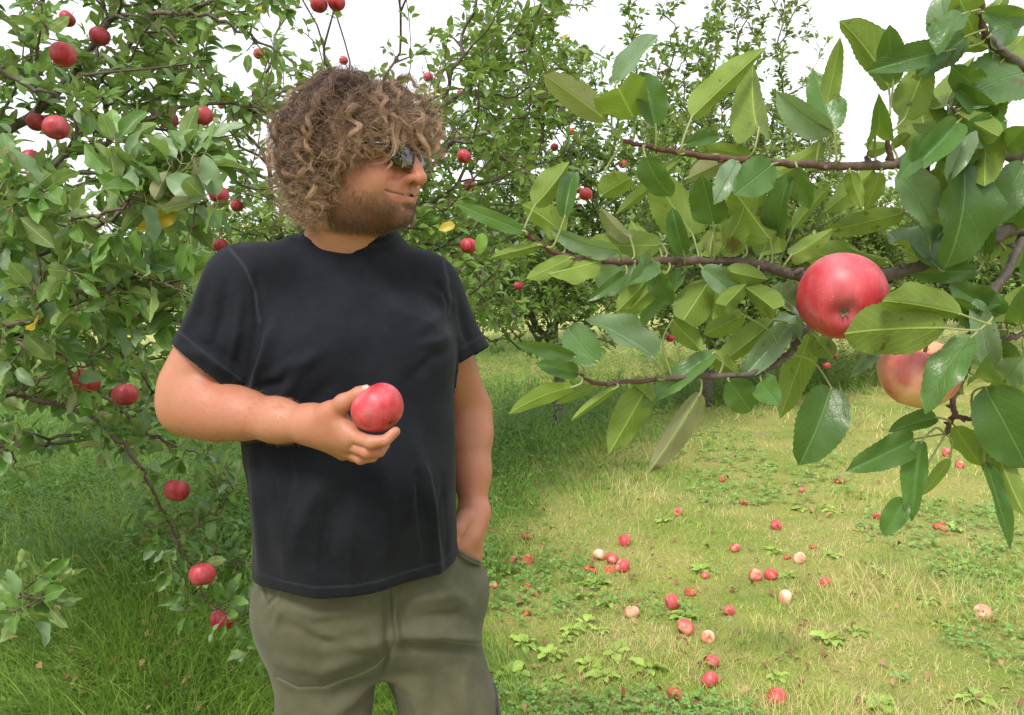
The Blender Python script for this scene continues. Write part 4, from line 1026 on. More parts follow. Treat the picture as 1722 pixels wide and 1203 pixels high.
# the apples that hang in the trees: photo position, size and description
HANG = [  # px, py, diameter px, label, tilt
    (105, 92, 42, 'round red apple high in the left tree, largest one near the top left corner'), (113, 32, 27, 'red apple partly behind leaves, just above the top-left round one'),
    (168, 62, 33, 'red apple with a leaf across its top, right of the top-left round one'), (62, 206, 32, 'red apple half behind a leaf, left one of a touching pair at far left'),
    (95, 215, 42, 'dark red apple, right one of a touching pair at far left'), (52, 268, 34, 'dark red apple hidden by leaves above the lower left sky gap'),
    (340, 195, 34, 'red apple left of the man\'s hair, just above the pale leaf tuft'), (284, 202, 30, 'dark red apple mostly behind leaves above the pale leaf tuft'),
    (368, 328, 34, 'red apple hanging left of the man above his shoulder, beside a long pale leaf'), (398, 346, 22, 'small red apple half hidden, just right of the one above the shoulder'),
    (371, 413, 24, 'red apple touching the outline of the man\'s left-hand shoulder'), (374, 22, 15, 'small dull red apple in the twigs at the top, left of the hair'),
    (436, 91, 19, 'small dark red apple alone against the sky left of the hair'), (537, 8, 28, 'red apple cut by the top edge, left of a pair'), (566, 5, 28, 'red apple cut by the top edge, right of a pair'),
    (145, 641, 46, 'wide red apple under a leaf at mid left, left of two above the bare branch'), (210, 664, 44, 'red apple with a leaf on top at mid left, nearest the man\'s elbow'),
    (297, 825, 44, 'red apple low on the left, beside the drooping reddish branch'), (340, 966, 46, 'red apple behind the drooping branch left of the man\'s hip'),
    (372, 1043, 42, 'bright red apple at the end of the drooping branch, lowest of all'), (372, 178, 12, 'tiny red apple in leaves left of the hair'),
    (480, 178, 15, 'small dark red apple peeping out beside the back of the hair'), (578, 102, 15, 'small dark apple above the man\'s hair'), (720, 130, 17, 'small red apple right above the forehead curls, left of two'),
    (734, 139, 12, 'tiny red apple right above the forehead curls, right of two'), (773, 156, 10, 'tiny red apple beside a withered bit, upper right of the head'),
    (829, 217, 10, 'tiny red apple in the twigs right of the head, at forehead height'), (780, 263, 25, 'red apple just right of the man\'s sunglasses'),
    (788, 313, 20, 'dark red apple behind twigs, right of the man\'s nose'), (788, 414, 29, 'bright red apple right of the man\'s neck near the yellow leaf'),
    (810, 457, 14, 'small purplish apple below the bright one, right of the shoulder'), (872, 481, 17, 'red apple with its eye showing, alone right of the shirt sleeve'),
    (830, 370, 9, 'tiny dark apple above the one near the yellow leaf'), (932, 248, 14, 'pink apple left of the top foreground twig, upper left of a pair'), (960, 222, 13, 'pinkish apple left of the tip of the top foreground twig'),
    (985, 327, 22, 'red apple in a cluster behind the foreground leaves, lower one'), (974, 351, 15, 'small dark apple at the bottom of the cluster behind the foreground leaves'), (1046, 302, 22, 'red apple just under the top foreground twig'),
    (1048, 276, 16, 'red apple half behind the tip of the top foreground twig'), (973, 320, 13, 'small red apple at the left of the cluster behind the foreground leaves'), (1122, 121, 12, 'tiny pink apple above the top foreground twig against twiggy shoots'),
    (1232, 197, 11, 'tiny dark apple between two upright foreground leaves'), (1350, 308, 13, 'small plum-red apple below the top foreground twig'), (1127, 569, 15, 'small red apple above the bottom foreground twig'),
    (1313, 510, 15, 'small red apple left of the big foreground apple'), (1390, 615, 13, 'small red apple below the big foreground apple, left of two'), (1404, 599, 9, 'tiny red apple below the big foreground apple, right of two'),
    (1455, 620, 9, 'tiny red apple left of the peach-coloured apple'), (1296, 405, 11, 'tiny red apple behind leaves, upper left of the big foreground apple'), (1330, 437, 11, 'tiny red apple touching the left side of the big foreground apple'),
    (1451, 315, 8, 'tiny pink speck of an apple under the top foreground twig, rightmost there'), (1718, 464, 10, 'tiny purple-red apple at the right edge of the picture')]
# ------------------------------------------------------------------ apple trees
def bark_mat(name='apple_bark', c1=(.085, .065, .052), c2=(.16, .135, .115), red=(.12, .05, .04)):
    b = MB(name); p = b.pos(); r = b.attr('rnd')
    n = b.noise(38, 6, p, .7); v = b.voro(90, b.map(p, (1, 1, .35)))
    c = b.mix(b.sstep(n, .35, .7), c1, c2); c = b.mix(r, c, red)
    lent = b.sstep(b.voro(160, b.map(p, (1, 1, 1))), .05, .12, .45, 0.); c = b.mix(lent, c, (.34, .27, .21))
    return b.done(b.bsdf(Base_Color=c, Roughness=.62, Specular_IOR_Level=.4, Normal=b.bump(b.math('ADD', n, v), .5, .006)))
class Tree:
    def __init__(s, root_pts, root_r):
        """skeleton that grows by joining each target to the nearest wood"""
        P = smooth_path(root_pts, 8); s.P = [p for p in P]; s.par = [-1]+list(range(len(P)-1)); s.path = [0.]
        for i in range(1, len(P)): s.path.append(s.path[-1]+np.linalg.norm(P[i]-P[i-1])*.35)
        s.chains = [list(range(len(P)))]; s.ends = []; s.nroot = len(P)
    def grow(s, targets, rg, step=.09, wob=.03, kpath=.45, sag=.0, rise=.0):
        root = s.P[s.nroot-1]; T = targets[np.argsort(np.linalg.norm(targets-root, axis=1))]
        buf = np.zeros((len(s.P)+len(T)*40, 3)); n = len(s.P); buf[:n] = s.P; pl = np.zeros(len(buf)); pl[:n] = s.path
        lo = max(0, s.nroot//3)
        for t in T:
            d = np.linalg.norm(buf[lo:n]-t, axis=1)+kpath*pl[lo:n]+.6*np.clip(buf[lo:n, 2]-t[2]-.1, 0, 9)*(rise > 0)
            k = int(np.argmin(d))+lo; a = buf[k]; L = np.linalg.norm(t-a); m = min(38, max(2, int(L/step)))
            # leave along the direction of the wood it springs from, then bend towards the target
            pk = s.par[k]; dirn = (a-buf[pk]) if pk >= 0 else np.array([0, 0, 1.]); dirn = dirn/(np.linalg.norm(dirn)+1e-9)
            c1 = a+dirn*L*.30+np.array([0, 0, rise*L])+rg.normal(size=3)*wob*L; tt = np.linspace(0, 1, m+1)[1:, None]
            Q = (1-tt)**2*a+2*tt*(1-tt)*c1+tt**2*t+rg.normal(size=(m, 3))*wob*.10
            Q[-1] = t; ids = [k]
            for q in Q:
                buf[n] = q; s.P.append(q.copy()); s.par.append(ids[-1]); pl[n] = pl[ids[-1]]+np.linalg.norm(q-buf[ids[-1]]); s.path.append(pl[n]); ids.append(n); n += 1
            s.chains.append(ids); s.ends.append(n-1)
    def radii(s, tip=.0016, power=.46, rmax=None):
        n = len(s.P); c = np.zeros(n)
        for e in s.ends: c[e] += 1
        for i in range(n-1, -1, -1):
            if s.par[i] >= 0: c[s.par[i]] += c[i]
        s.R = tip*np.maximum(c, 1)**power
        if rmax: s.R = np.minimum(s.R, rmax)
        return s.R
    def wood(s, seg_thick=8, minr=.0):
        acc = Acc(); P = np.array(s.P)
        for k, ch in enumerate(s.chains):
            R = s.R[ch].copy()
            if k: R[0] = min(R[0], R[1]*1.25)
            if R.max() < minr: continue
            v, f = tube(P[ch], R, seg_thick if R.max() > .012 else (5 if R.max() > .005 else 4), cap=R.max() > .012)
            acc.add(v, f, a=np.full(len(v), float(np.clip(1-R.max()/.010, 0, 1)*.8)))
        return acc
    def twigdirs(s):
        P = np.array(s.P); E = np.array(s.ends); D = P[E]-P[[s.par[e] for e in E]]; return P[E], D/(np.linalg.norm(D, axis=1)[:, None]+1e-9)
def foliage(P, D, rg, per=7, L=(.05, .085), spread=.05, seg=3, half=1, along=None, up=.8, yellow=.0):
    """leaf rosettes round twig ends P with directions D"""
    n = len(P); k = rg.integers(max(2, per-2), per+3, n); idx = np.repeat(np.arange(n), k); m = len(idx)
    out_ = rand_dir(m, rg); out_[:, 2] = out_[:, 2]*.7+.12
    ax = out_*.95+D[idx]*.65; ax /= np.linalg.norm(ax, axis=1)[:, None]
    back = rg.random(m)*spread; base = P[idx]-D[idx]*back[:, None]+ax*rg.uniform(.008, .03, m)[:, None]
    nr = np.array([0, 0, up])+rand_dir(m, rg)*.62-ax*.0
    Ls = rg.uniform(*L, m); r = rg.random(m)*.95
    if yellow: r[rg.random(m) < yellow] = 1.
    return leaf_block(base, ax, nr, Ls, Ls*rg.uniform(.48, .62, m), seg, rg.uniform(.1, .5, m), rg.uniform(.1, 1.0, m), r, half=half, rg=rg, broad=True)
GAPS = [((620, 62), (75, 52)), ((700, 20), (90, 32)), ((395, 95), (50, 45)), ((230, 250), (26, 22)), ((140, 345), (46, 38)), ((195, 300), (30, 26)), ((150, 372), (40, 14)),
        ((1000, 35), (52, 55)), ((905, 10), (40, 10)), ((760, 340), (16, 18)), ((88, 240), (26, 16)), ((15, 20), (8, 8)), ((600, 15), (20, 30)), ((440, 40), (30, 26)), ((1160, 30), (28, 46)),
        ((160, 140), (14, 16)), ((258, 130), (18, 12)), ((350, 345), (14, 10)), ((770, 470), (10, 14)), ((355, 430), (14, 12)), ((60, 405), (40, 10)), ((370, 60), (30, 25)), ((500, 70), (26, 18)),
        ((1400, 60), (60, 80)), ((1520, 60), (120, 60)), ((1450, 170), (130, 30))]
def thin(P, rg, strength=.93, gaps=GAPS):
    px, py = proj(P); keep = np.ones(len(P), bool)
    for (cx, cy), (rx, ry) in gaps: keep &= ~((((px-cx)/rx)**2+((py-cy)/ry)**2 < 1) & (rg.random(len(P)) < strength))
    for (ax_, ay_, dp_, _) in HANG:                     # leaf clusters leave the apples in view
        dd = .076*FPX/dp_; keep &= ~((np.hypot(px-ax_, py-ay_) < dp_*.8+6) & (P[:, 1] < dd+.05) & (rg.random(len(P)) < .85))
    return P[keep]
bark = bark_mat()
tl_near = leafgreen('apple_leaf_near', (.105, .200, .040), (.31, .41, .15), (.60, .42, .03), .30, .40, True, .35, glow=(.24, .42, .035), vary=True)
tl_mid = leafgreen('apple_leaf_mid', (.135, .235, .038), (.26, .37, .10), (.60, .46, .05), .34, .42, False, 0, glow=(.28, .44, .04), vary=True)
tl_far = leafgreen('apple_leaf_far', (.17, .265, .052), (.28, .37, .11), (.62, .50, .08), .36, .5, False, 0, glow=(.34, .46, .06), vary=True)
def blob(n, c, r, rg, shell=.35):
    d = rand_dir(n, rg); rad = rg.random(n)**shell; return np.array(c)+d*rad[:, None]*np.array(r)
def build_tree(label, root_pts, targets, rg, leafmat, L, per, seg=2, half=1, tip=.0016, power=.46, minr=0., step=.09, yellow=.004, group='apple trees of the orchard', name='apple_tree', keep=None, kpath=.45, wob=.03):
    base = np.array(root_pts[0], float); t = empty(name, base)
    T = Tree(root_pts, .06); T.grow(targets, rg, step=step, kpath=kpath, wob=wob); T.radii(tip, power)
    acc = T.wood(minr=minr); me = acc.mesh('trunk'); o = link('trunk', me, bark); parent_keep(o, t)
    P, D = T.twigdirs()
    # leaves also along the last pieces of wood
    PP = np.array(T.P); ends = []
    for ch in T.chains[1:]:
        for q in ch[1:-1]:
            if T.R[q] < tip*2.2: ends.append(q)
    ends = np.array(ends)[rg.random(len(ends)) < .75]; D2 = PP[ends]-PP[[T.par[e] for e in ends]]; D2 /= np.linalg.norm(D2, axis=1)[:, None]+1e-9
    acc = Acc(); acc.add(*foliage(P, D, rg, per, L, .06, seg, half, yellow=yellow)); acc.add(*foliage(PP[ends], D2, rg, max(2, per//2), L, .03, seg, half, yellow=yellow))
    o = link('crown', acc.mesh('crown'), leafmat); parent_keep(o, t)
    tag(t, label, 'apple tree', group); return t, T

if want('trees'):
    rg = np.random.default_rng(5)
    # A: the near tree on the left, its trunk just out of the picture
    ta = np.concatenate([blob(560, (-2.15, 3.25, 2.15), (1.35, 1.0, 1.0), rg, .5), blob(240, (-1.6, 2.7, 1.35), (.85, .7, .55), rg, .5), blob(90, (-2.3, 3.1, .75), (1., .6, .3), rg, .5), blob(160, (-1.35, 3.5, 2.5), (.8, .6, .55), rg, .5)])
    px, py = proj(ta); ta = ta[~((py > 760) & (px < 250)) & ~((py > 860)) & (ta[:, 1] > 2.1)]
    ta = thin(ta, rg)
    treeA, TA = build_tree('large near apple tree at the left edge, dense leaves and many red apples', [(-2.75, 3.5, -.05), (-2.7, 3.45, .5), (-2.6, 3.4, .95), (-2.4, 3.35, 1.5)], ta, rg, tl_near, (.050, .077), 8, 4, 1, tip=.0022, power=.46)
    # B: behind the man
    tb = np.concatenate([blob(620, (-1.0, 4.9, 2.3), (1.5, .8, 1.25), rg, .5), blob(260, (-.45, 4.9, 1.75), (.85, .7, .8), rg, .5), blob(130, (.05, 4.7, 2.7), (.5, .5, .8), rg, .5), blob(120, (-1.6, 4.6, 1.2), (.9, .6, .5), rg, .5)])
    tb = thin(tb, rg); px, py = proj(tb); tb = tb[py < 560]
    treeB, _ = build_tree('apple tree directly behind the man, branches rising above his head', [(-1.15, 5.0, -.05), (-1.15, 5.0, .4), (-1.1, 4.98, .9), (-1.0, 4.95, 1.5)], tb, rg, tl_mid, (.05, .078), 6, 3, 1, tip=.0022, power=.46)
    for px_, py_, tx_, ty_, dd_, rr_ in ((765, 378, 737, 385, 3.7, 1.), (812, 392, 806, 428, 3.7, .86)):
        b_ = at(px_, py_, dd_)[None]; t_ = at(tx_, ty_, dd_-.02)[None]; L_ = np.linalg.norm(t_-b_)
        a_ = Acc(); a_.add(*leaf_block(b_, t_-b_, np.array([[.1, -1., .3]]), np.array([L_]), np.array([L_*.62]), 8, .3, .5, np.array([rr_]), half=2, rg=rg, wave=.08, broad=True))
        parent_keep(link('yellow_leaf', a_.mesh('yellow_leaf'), tl_mid), treeB)
    # C: multi-stemmed tree right of the man
    tc = np.concatenate([blob(950, (.45, 7.2, 2.0), (1.35, .9, .95), rg, .5), blob(520, (.2, 6.9, 1.22), (1.3, .7, .45), rg, .5), blob(200, (.0, 7.0, 2.9), (.9, .6, .9), rg, .5)])
    for sx, sy, h in ((.55, 7.2, 3.9), (.95, 7.4, 4.3), (1.25, 7.3, 4.1), (.2, 7.1, 3.6), (1.6, 7.6, 3.6), (-.2, 7.2, 3.9)):
        k = 50; z = np.linspace(2.4, h, k); tc = np.vstack([tc, np.stack([sx+rg.normal(size=k)*.07+(z-2.4)*.06, sy+rg.normal(size=k)*.07, z], 1)])
    tc = thin(tc, rg)
    px, py = proj(tc); tc = tc[~((py > 500) & (rg.random(len(tc)) < .55))]
    build_tree('many-stemmed apple tree in the middle distance just right of the man', [(.40, 7.4, -.05), (.40, 7.4, .3), (.42, 7.4, .62)], tc, rg, tl_mid, (.055, .085), 9, 2, 1, tip=.0019, power=.43, kpath=.35)
    # D, E, F: further down the row
    td = np.concatenate([blob(1300, (2.3, 8.9, 2.1), (1.25, .9, 1.15), rg, .5), blob(500, (2.3, 8.7, 1.05), (1.3, .7, .4), rg, .5)])
    for sx, sy, h in ((1.95, 8.8, 4.5), (2.2, 9.0, 4.7), (2.45, 9.1, 4.4), (2.7, 9.0, 4.7), (3.0, 9.0, 4.5), (3.25, 9.1, 3.9), (1.7, 8.8, 4.1), (1.45, 8.9, 3.7)):
        k = 60; z = np.linspace(2.5, h, k); td = np.vstack([td, np.stack([sx+rg.normal(size=k)*.07+(z-2.5)*.05, sy+rg.normal(size=k)*.07, z], 1)])
    td = thin(td, rg)
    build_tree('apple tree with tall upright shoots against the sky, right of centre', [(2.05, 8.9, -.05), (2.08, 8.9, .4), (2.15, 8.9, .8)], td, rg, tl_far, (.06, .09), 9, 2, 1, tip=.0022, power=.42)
    te = np.concatenate([blob(500, (3.9, 10.9, .95), (1.7, 1., .4), rg, .5), blob(1000, (4.5, 11.2, 1.75), (1.5, 1., .95), rg, .5), blob(350, (3.4, 10.8, 1.8), (.8, .7, .8), rg, .5)])
    build_tree('smaller apple tree behind the ripe foreground apple', [(4.1, 11.2, -.05), (4.12, 11.2, .35), (4.2, 11.2, .7)], te, rg, tl_far, (.07, .10), 10, 2, 1, tip=.0026, power=.42)
    tf = np.concatenate([blob(500, (6.8, 12.4, .95), (2.0, 1., .4), rg, .5), blob(1000, (6.4, 12.6, 1.6), (1.5, 1., .95), rg, .5), blob(260, (7.6, 12.6, 1.6), (.8, .7, .7), rg, .5)])
    build_tree('low apple tree at the far right behind the hanging leaves', [(5.35, 11.9, -.05), (5.4, 12.0, .35), (5.9, 12.2, .8)], tf, rg, tl_far, (.07, .10), 10, 2, 1, tip=.0026, power=.42)
    tg = blob(900, (9.2, 14.6, 1.7), (2.3, 1.2, 1.0), rg, .5)
    build_tree('low apple tree past the right end of the row', [(9.3, 14.6, -.05), (9.3, 14.6, .4), (9.4, 14.6, .9)], tg, rg, tl_far, (.06, .09), 7, 2, 1, tip=.0026, power=.42, minr=.004)
    # the next row, far behind
    for k, (x, y, lab) in enumerate([(-6.6, 10.5, 'apple tree of the back row seen through the gaps at the far left'), (-3.2, 12.5, 'apple tree of the back row seen between the two left-hand trees'), (.8, 15.5, 'apple tree of the back row behind the many-stemmed tree'), (6.8, 17.5, 'apple tree of the back row showing above the low trees at right'), (10.6, 18.5, 'apple tree of the back row at the right edge of the picture'), (3.6, 16.2, 'apple tree of the back row, left one of those seen under the top foreground branch'), (-1.0, 14.0, 'apple tree of the back row low behind the man, between him and the many-stemmed tree')]):
        tt = np.concatenate([blob(850, (x, y, 1.75), (1.9, 1.2, .95), rg, .5), blob(250, (x, y, .8), (1.9, 1.2, .4), rg, .5)])
        build_tree(lab, [(x, y, -.05), (x, y, .4), (x+.1, y, .9)], tt, rg, tl_far, (.09, .13), 8, 2, 1, tip=.0026, power=.42, minr=.005)

    # ---- explicit near branches of tree A, following the photo
    def spray(parent, pts, r0, r1, leaflen, spacing, rg, mat, seg=8, half=2, clusters=True, rosette=5, name='branch', droop=.0, wave=.12, sub=None):
        """a branch through photo points (px,py,depth) with its leaves as a sub-part"""
        P = smooth_path([at(*q) for q in pts], 7); n = len(P); P[1:-1] += rg.normal(size=(n-2, 3))*.004
        R = np.linspace(r0, r1, n); v, f = tube(P, R*(1+.12*rg.normal(size=n)), 8); acc = Acc(); acc.add(v, f, a=np.full(len(v), .35 if r0 < .01 else .0))
        Ls = np.concatenate([[0], np.cumsum(np.linalg.norm(np.diff(P, axis=0), axis=1))]); s_ = np.arange(spacing*.5, Ls[-1], spacing); s_ = s_+rg.normal(size=len(s_))*spacing*.2
        B = np.stack([np.interp(s_, Ls, P[:, i]) for i in range(3)], 1); T_ = np.gradient(P, axis=0); T_ /= np.linalg.norm(T_, axis=1)[:, None]; TT_ = np.stack([np.interp(s_, Ls, T_[:, i]) for i in range(3)], 1)
        bb, aa = [], []
        for b_, t_ in zip(B, TT_):
            d = rand_dir(1, rg)[0]; d -= t_*(d@t_)*.8; d[2] += .25; d /= np.linalg.norm(d); ln = rg.uniform(.01, .07)
            e = b_+d*ln+t_*ln*.4; v, f = tube(np.array([b_, (b_+e)/2+rg.normal(size=3)*.003, e]), [.0022, .002, .0018], 5); acc.add(v, f, a=np.full(len(v), .5)); bb.append(e); aa.append((d+t_*.4)/np.linalg.norm(d+t_*.4))
        bb.append(P[-1]); aa.append(T_[-1]); bb = np.array(bb); aa = np.array(aa)
        o = link(name, acc.mesh(name), bark); parent_keep(o, parent)
        nb = len(bb); k = rg.integers(rosette-2, rosette+3, nb); idx = np.repeat(np.arange(nb), k); m = len(idx)
        ax = rand_dir(m, rg)*.95+aa[idx]*.75+np.array([0, 0, -droop]); ax /= np.linalg.norm(ax, axis=1)[:, None]; pet = rg.uniform(.012, .028, m)
        base = bb[idx]-aa[idx]*(rg.random(m)*.02)[:, None]; lb = base+ax*pet[:, None]
        Lf = leaflen*rg.uniform(.7, 1.15, m); nr = np.array([0, -.15, .7])+rand_dir(m, rg)*.8
        mx_, my_ = proj(lb+ax*(Lf*.5)[:, None]); vis = np.ones(m, bool)
        for (ax_, ay_, dp_, _) in HANG: vis &= ~((np.hypot(mx_-ax_, my_-ay_) < dp_*.5+16) & (lb[:, 1] < .076*FPX/dp_+.03) & (rg.random(m) < .8))
        ax, lb, base, Lf, nr, pet = ax[vis], lb[vis], base[vis], Lf[vis], nr[vis], pet[vis]; m = len(Lf)
        la = Acc(); r_ = rg.random(m)*.95; r_[rg.random(m) < .005] = 1
        la.add(*leaf_block(lb, ax, nr, Lf, Lf*rg.uniform(.46, .60, m), seg, rg.uniform(.15, .6, m), rg.uniform(-.2, .8, m), r_, half=half, rg=rg, wave=wave, broad=True))
        for q in range(m):
            v, f = tube(np.array([base[q], (base[q]+lb[q])/2+[0, 0, .001], lb[q]+ax[q]*.004]), [.0011, .0009, .0008], 4, cap=False)
            la.add(v, f, np.full((len(v), 2), .5), np.full(len(v), -1.))
        fo = link('foliage', la.mesh('foliage'), mat); fo.parent = o
        return o
    A_SPRAYS = [([(120, 372, 1.85), (200, 350, 1.85), (262, 318, 1.84), (310, 290, 1.83), (345, 280, 1.82)], .004, .002, .082, .034),
                ([(285, 330, 1.84), (330, 340, 1.83), (360, 352, 1.82)], .0035, .002, .085, .03), ([(215, 350, 1.84), (205, 300, 1.83), (215, 262, 1.82)], .003, .002, .082, .036),
                ([(-30, 350, 1.9), (30, 335, 1.88), (80, 320, 1.86)], .004, .002, .082, .036), ([(180, 470, 1.9), (250, 470, 1.88), (310, 490, 1.86)], .004, .002, .078, .036),
                ([(230, 560, 2.0), (275, 530, 2.0), (300, 500, 2.0)], .004, .002, .08, .024), ([(60, 520, 1.9), (70, 470, 1.88), (100, 440, 1.86)], .004, .002, .078, .04),
                ([(-60, 450, 2.15), (40, 432, 2.1), (110, 412, 2.05), (170, 378, 2.0), (230, 345, 1.98), (262, 318, 1.95)], .010, .0035, .080, .045),
                ([(262, 318, 1.95), (285, 285, 1.93), (300, 262, 1.92)], .0035, .002, .080, .016),
                ([(-40, 420, 2.05), (20, 400, 2.0), (26, 350, 1.98), (18, 300, 1.95)], .006, .002, .085, .03),
                ([(-60, 520, 2.0), (40, 545, 1.98), (95, 520, 1.97), (135, 494, 1.96), (200, 486, 1.94), (235, 450, 1.93)], .008, .0025, .075, .026),
                ([(150, 500, 2.2), (240, 470, 2.2), (300, 440, 2.2), (335, 455, 2.2)], .005, .002, .070, .03),
                ([(-40, 560, 2.25), (60, 590, 2.2), (140, 600, 2.15), (205, 560, 2.15)], .007, .002, .070, .03),
                ([(-30, 690, 2.2), (50, 650, 2.2), (110, 625, 2.2), (160, 610, 2.2)], .006, .002, .065, .035),
                ([(-60, 640, 2.35), (60, 672, 2.35), (130, 690, 2.4), (200, 740, 2.42), (243, 800, 2.45), (275, 865, 2.5), (300, 915, 2.5), (320, 960, 2.5), (352, 1018, 2.5)], .0085, .003, .062, .034),
                ([(100, 620, 2.6), (165, 660, 2.6), (225, 706, 2.6), (258, 735, 2.6), (320, 758, 2.6), (382, 780, 2.6)], .0065, .003, .065, .034),
                ([(180, 600, 2.7), (235, 622, 2.7), (275, 642, 2.7), (330, 660, 2.75)], .007, .004, .06, .06),
                ([(300, 905, 2.5), (340, 880, 2.5), (375, 850, 2.5), (400, 815, 2.5)], .003, .0015, .06, .02),
                ([(312, 947, 2.5), (360, 946, 2.52), (420, 944, 2.55)], .0028, .0014, .06, .022),
                ([(352, 1018, 2.5), (390, 1040, 2.5), (425, 1075, 2.5), (448, 1110, 2.5)], .003, .0014, .064, .016),
                ([(-60, 965, 1.6), (10, 985, 1.58), (50, 1003, 1.56), (78, 1010, 1.55)], .0030, .0014, .055, .024),
                ([(10, 700, 2.3), (22, 745, 2.3), (26, 790, 2.3)], .004, .002, .055, .04),
                ([(70, -40, 2.5), (72, 20, 2.5), (82, 58, 2.5)], .005, .003, .06, .04),
                ([(250, 20, 2.9), (300, 22, 2.9), (350, 26, 2.95), (420, 60, 3.0), (470, 90, 3.0)], .008, .004, .06, .05),
                ([(275, 50, 2.9), (315, 90, 2.9), (358, 135, 2.9)], .006, .003, .06, .07),
                ([(-20, 110, 2.8), (40, 140, 2.8), (110, 165, 2.8)], .010, .005, .065, .05)]
    for pts, r0, r1, ll, sp in A_SPRAYS:
        spray(treeA, pts, r0, r1, ll, sp, rg, tl_near)
# ------------------------------------------------------------------ apples
def apple_mat(name, red=(.50, .022, .030), dark=(.28, .010, .018), pale=(.78, .50, .20), bloom_sheen=.25, patch=.5, seedoff=0., dots=True):
    b = MB(name); p = b.coord('Object'); oi = b.n('ShaderNodeObjectInfo'); ofs = b.n('ShaderNodeVectorMath', operation='ADD'); b.t.links.new(p, ofs.inputs[0])
    mulv = b.n('ShaderNodeVectorMath', operation='SCALE'); b.t.links.new(oi.outputs['Location'], mulv.inputs[0]); mulv.inputs['Scale'].default_value = 3.7; b.t.links.new(mulv.outputs[0], ofs.inputs[1]); q = ofs.outputs[0]
    sp = b.n('ShaderNodeSeparateXYZ'); b.t.links.new(p, sp.inputs[0])
    streak = b.noise(1., 4, b.map(q, (95, 95, 14)), .6); big = b.noise(22, 3, q)
    c = b.mix(b.sstep(streak, .35, .68), dark, red)
    c = b.mix(b.sstep(big, 1-patch, 1-patch+.22, 0, .85), c, pale)
    if dots:
        d = b.voro(300, q); dn = b.sstep(d, .08, .17, .75, 0.); c = b.mix(b.math('MULTIPLY', dn, b.sstep(b.noise(60, 3, q), .46, .66)), c, (.80, .52, .38))
    c = b.mix(b.math('MULTIPLY', b.sstep(b.noise(30, 4, q), .3, .8), bloom_sheen), c, (.66, .30, .36))
    s = b.bsdf(Base_Color=c, Roughness=b.math('ADD', .38, b.math('MULTIPLY', b.noise(35, 3, q), .14)), Specular_IOR_Level=.42, Coat_Weight=.06, Coat_Roughness=.3, Subsurface_Weight=.06, Subsurface_Scale=.006, Normal=b.bump(b.noise(160, 3, q), .05, .002))
    return b.done(s)
def apple_shape(nu=40, nv=26, seed=0, lop=.04):
    """unit apple: axis z, stem end up"""
    r = np.random.default_rng(seed); th = np.arange(nu)/nu*2*np.pi; t = np.linspace(0, 1, nv+1)
    A = np.pi*t; rr = np.sin(A); zz = np.cos(A)*.90
    rr = rr*(1+.06*np.cos(A)); cav = np.exp(-(t/.13)**2)*.36; cal = np.exp(-((1-t)/.10)**2)*.22
    zz = zz-cav+cal
    R = rr[:, None]*(1+lop*np.cos(th-r.random()*6)[None]*np.sin(A)[:, None]+.022*np.cos(5*th+r.random()*6)[None]*(t[:, None]**1.5)+.012*np.cos(3*th+2)[None])
    Z = zz[:, None]+lop*.8*np.cos(th-r.random()*6)[None]*rr[:, None]
    V = np.stack([R*np.cos(th), R*np.sin(th), Z+0*th[None]], -1).reshape(-1, 3)
    i, j = np.meshgrid(np.arange(nv), np.arange(nu), indexing='ij'); a = i*nu+j; a2 = i*nu+(j+1) % nu
    F = np.stack([a, a+nu, a2+nu, a2], -1).reshape(-1, 4)
    return V, F, zz[0], zz[-1]
b = MB('apple_stem'); stem_m = b.done(b.bsdf(Base_Color=(.10, .055, .03), Roughness=.7))
b = MB('apple_calyx'); cal_m = b.done(b.bsdf(Base_Color=(.16, .15, .06), Roughness=.8))
am_red = apple_mat('red_apple_skin', (.50, .030, .040), (.31, .012, .022), patch=.22, bloom_sheen=.25)
am_big = apple_mat('ripe_apple_skin', (.54, .040, .050), (.40, .020, .032), (.66, .30, .14), patch=.36, bloom_sheen=.40)
am_peach = apple_mat('blushed_apple_skin', (.64, .19, .14), (.58, .11, .09), (.78, .46, .24), patch=.60, bloom_sheen=.30)
am_held = apple_mat('held_apple_skin', (.58, .028, .040), (.44, .020, .030), (.74, .34, .26), patch=.30, bloom_sheen=.45)  # stronger pinkish layer paints sky reflection into the skin colour
am_fall = apple_mat('fallen_apple_skin', (.62, .09, .075), (.50, .04, .05), (.80, .46, .26), patch=.50, bloom_sheen=.30)
am_pale = apple_mat('pale_fallen_apple_skin', (.75, .36, .22), (.68, .22, .14), (.84, .60, .42), patch=.6, bloom_sheen=.10)
def rot_mat():
    b = MB('rotten_apple_flesh'); p = b.pos(); n = b.noise(90, 5, p, .7)
    c = b.mix(b.sstep(n, .35, .65), (.60, .12, .075), (.36, .10, .045)); c = b.mix(b.sstep(b.noise(40, 3, p), .55, .7), c, (.72, .36, .16))
    return b.done(b.bsdf(Base_Color=c, Roughness=.75, Normal=b.bump(n, .8, .006)))
am_rot = rot_mat()
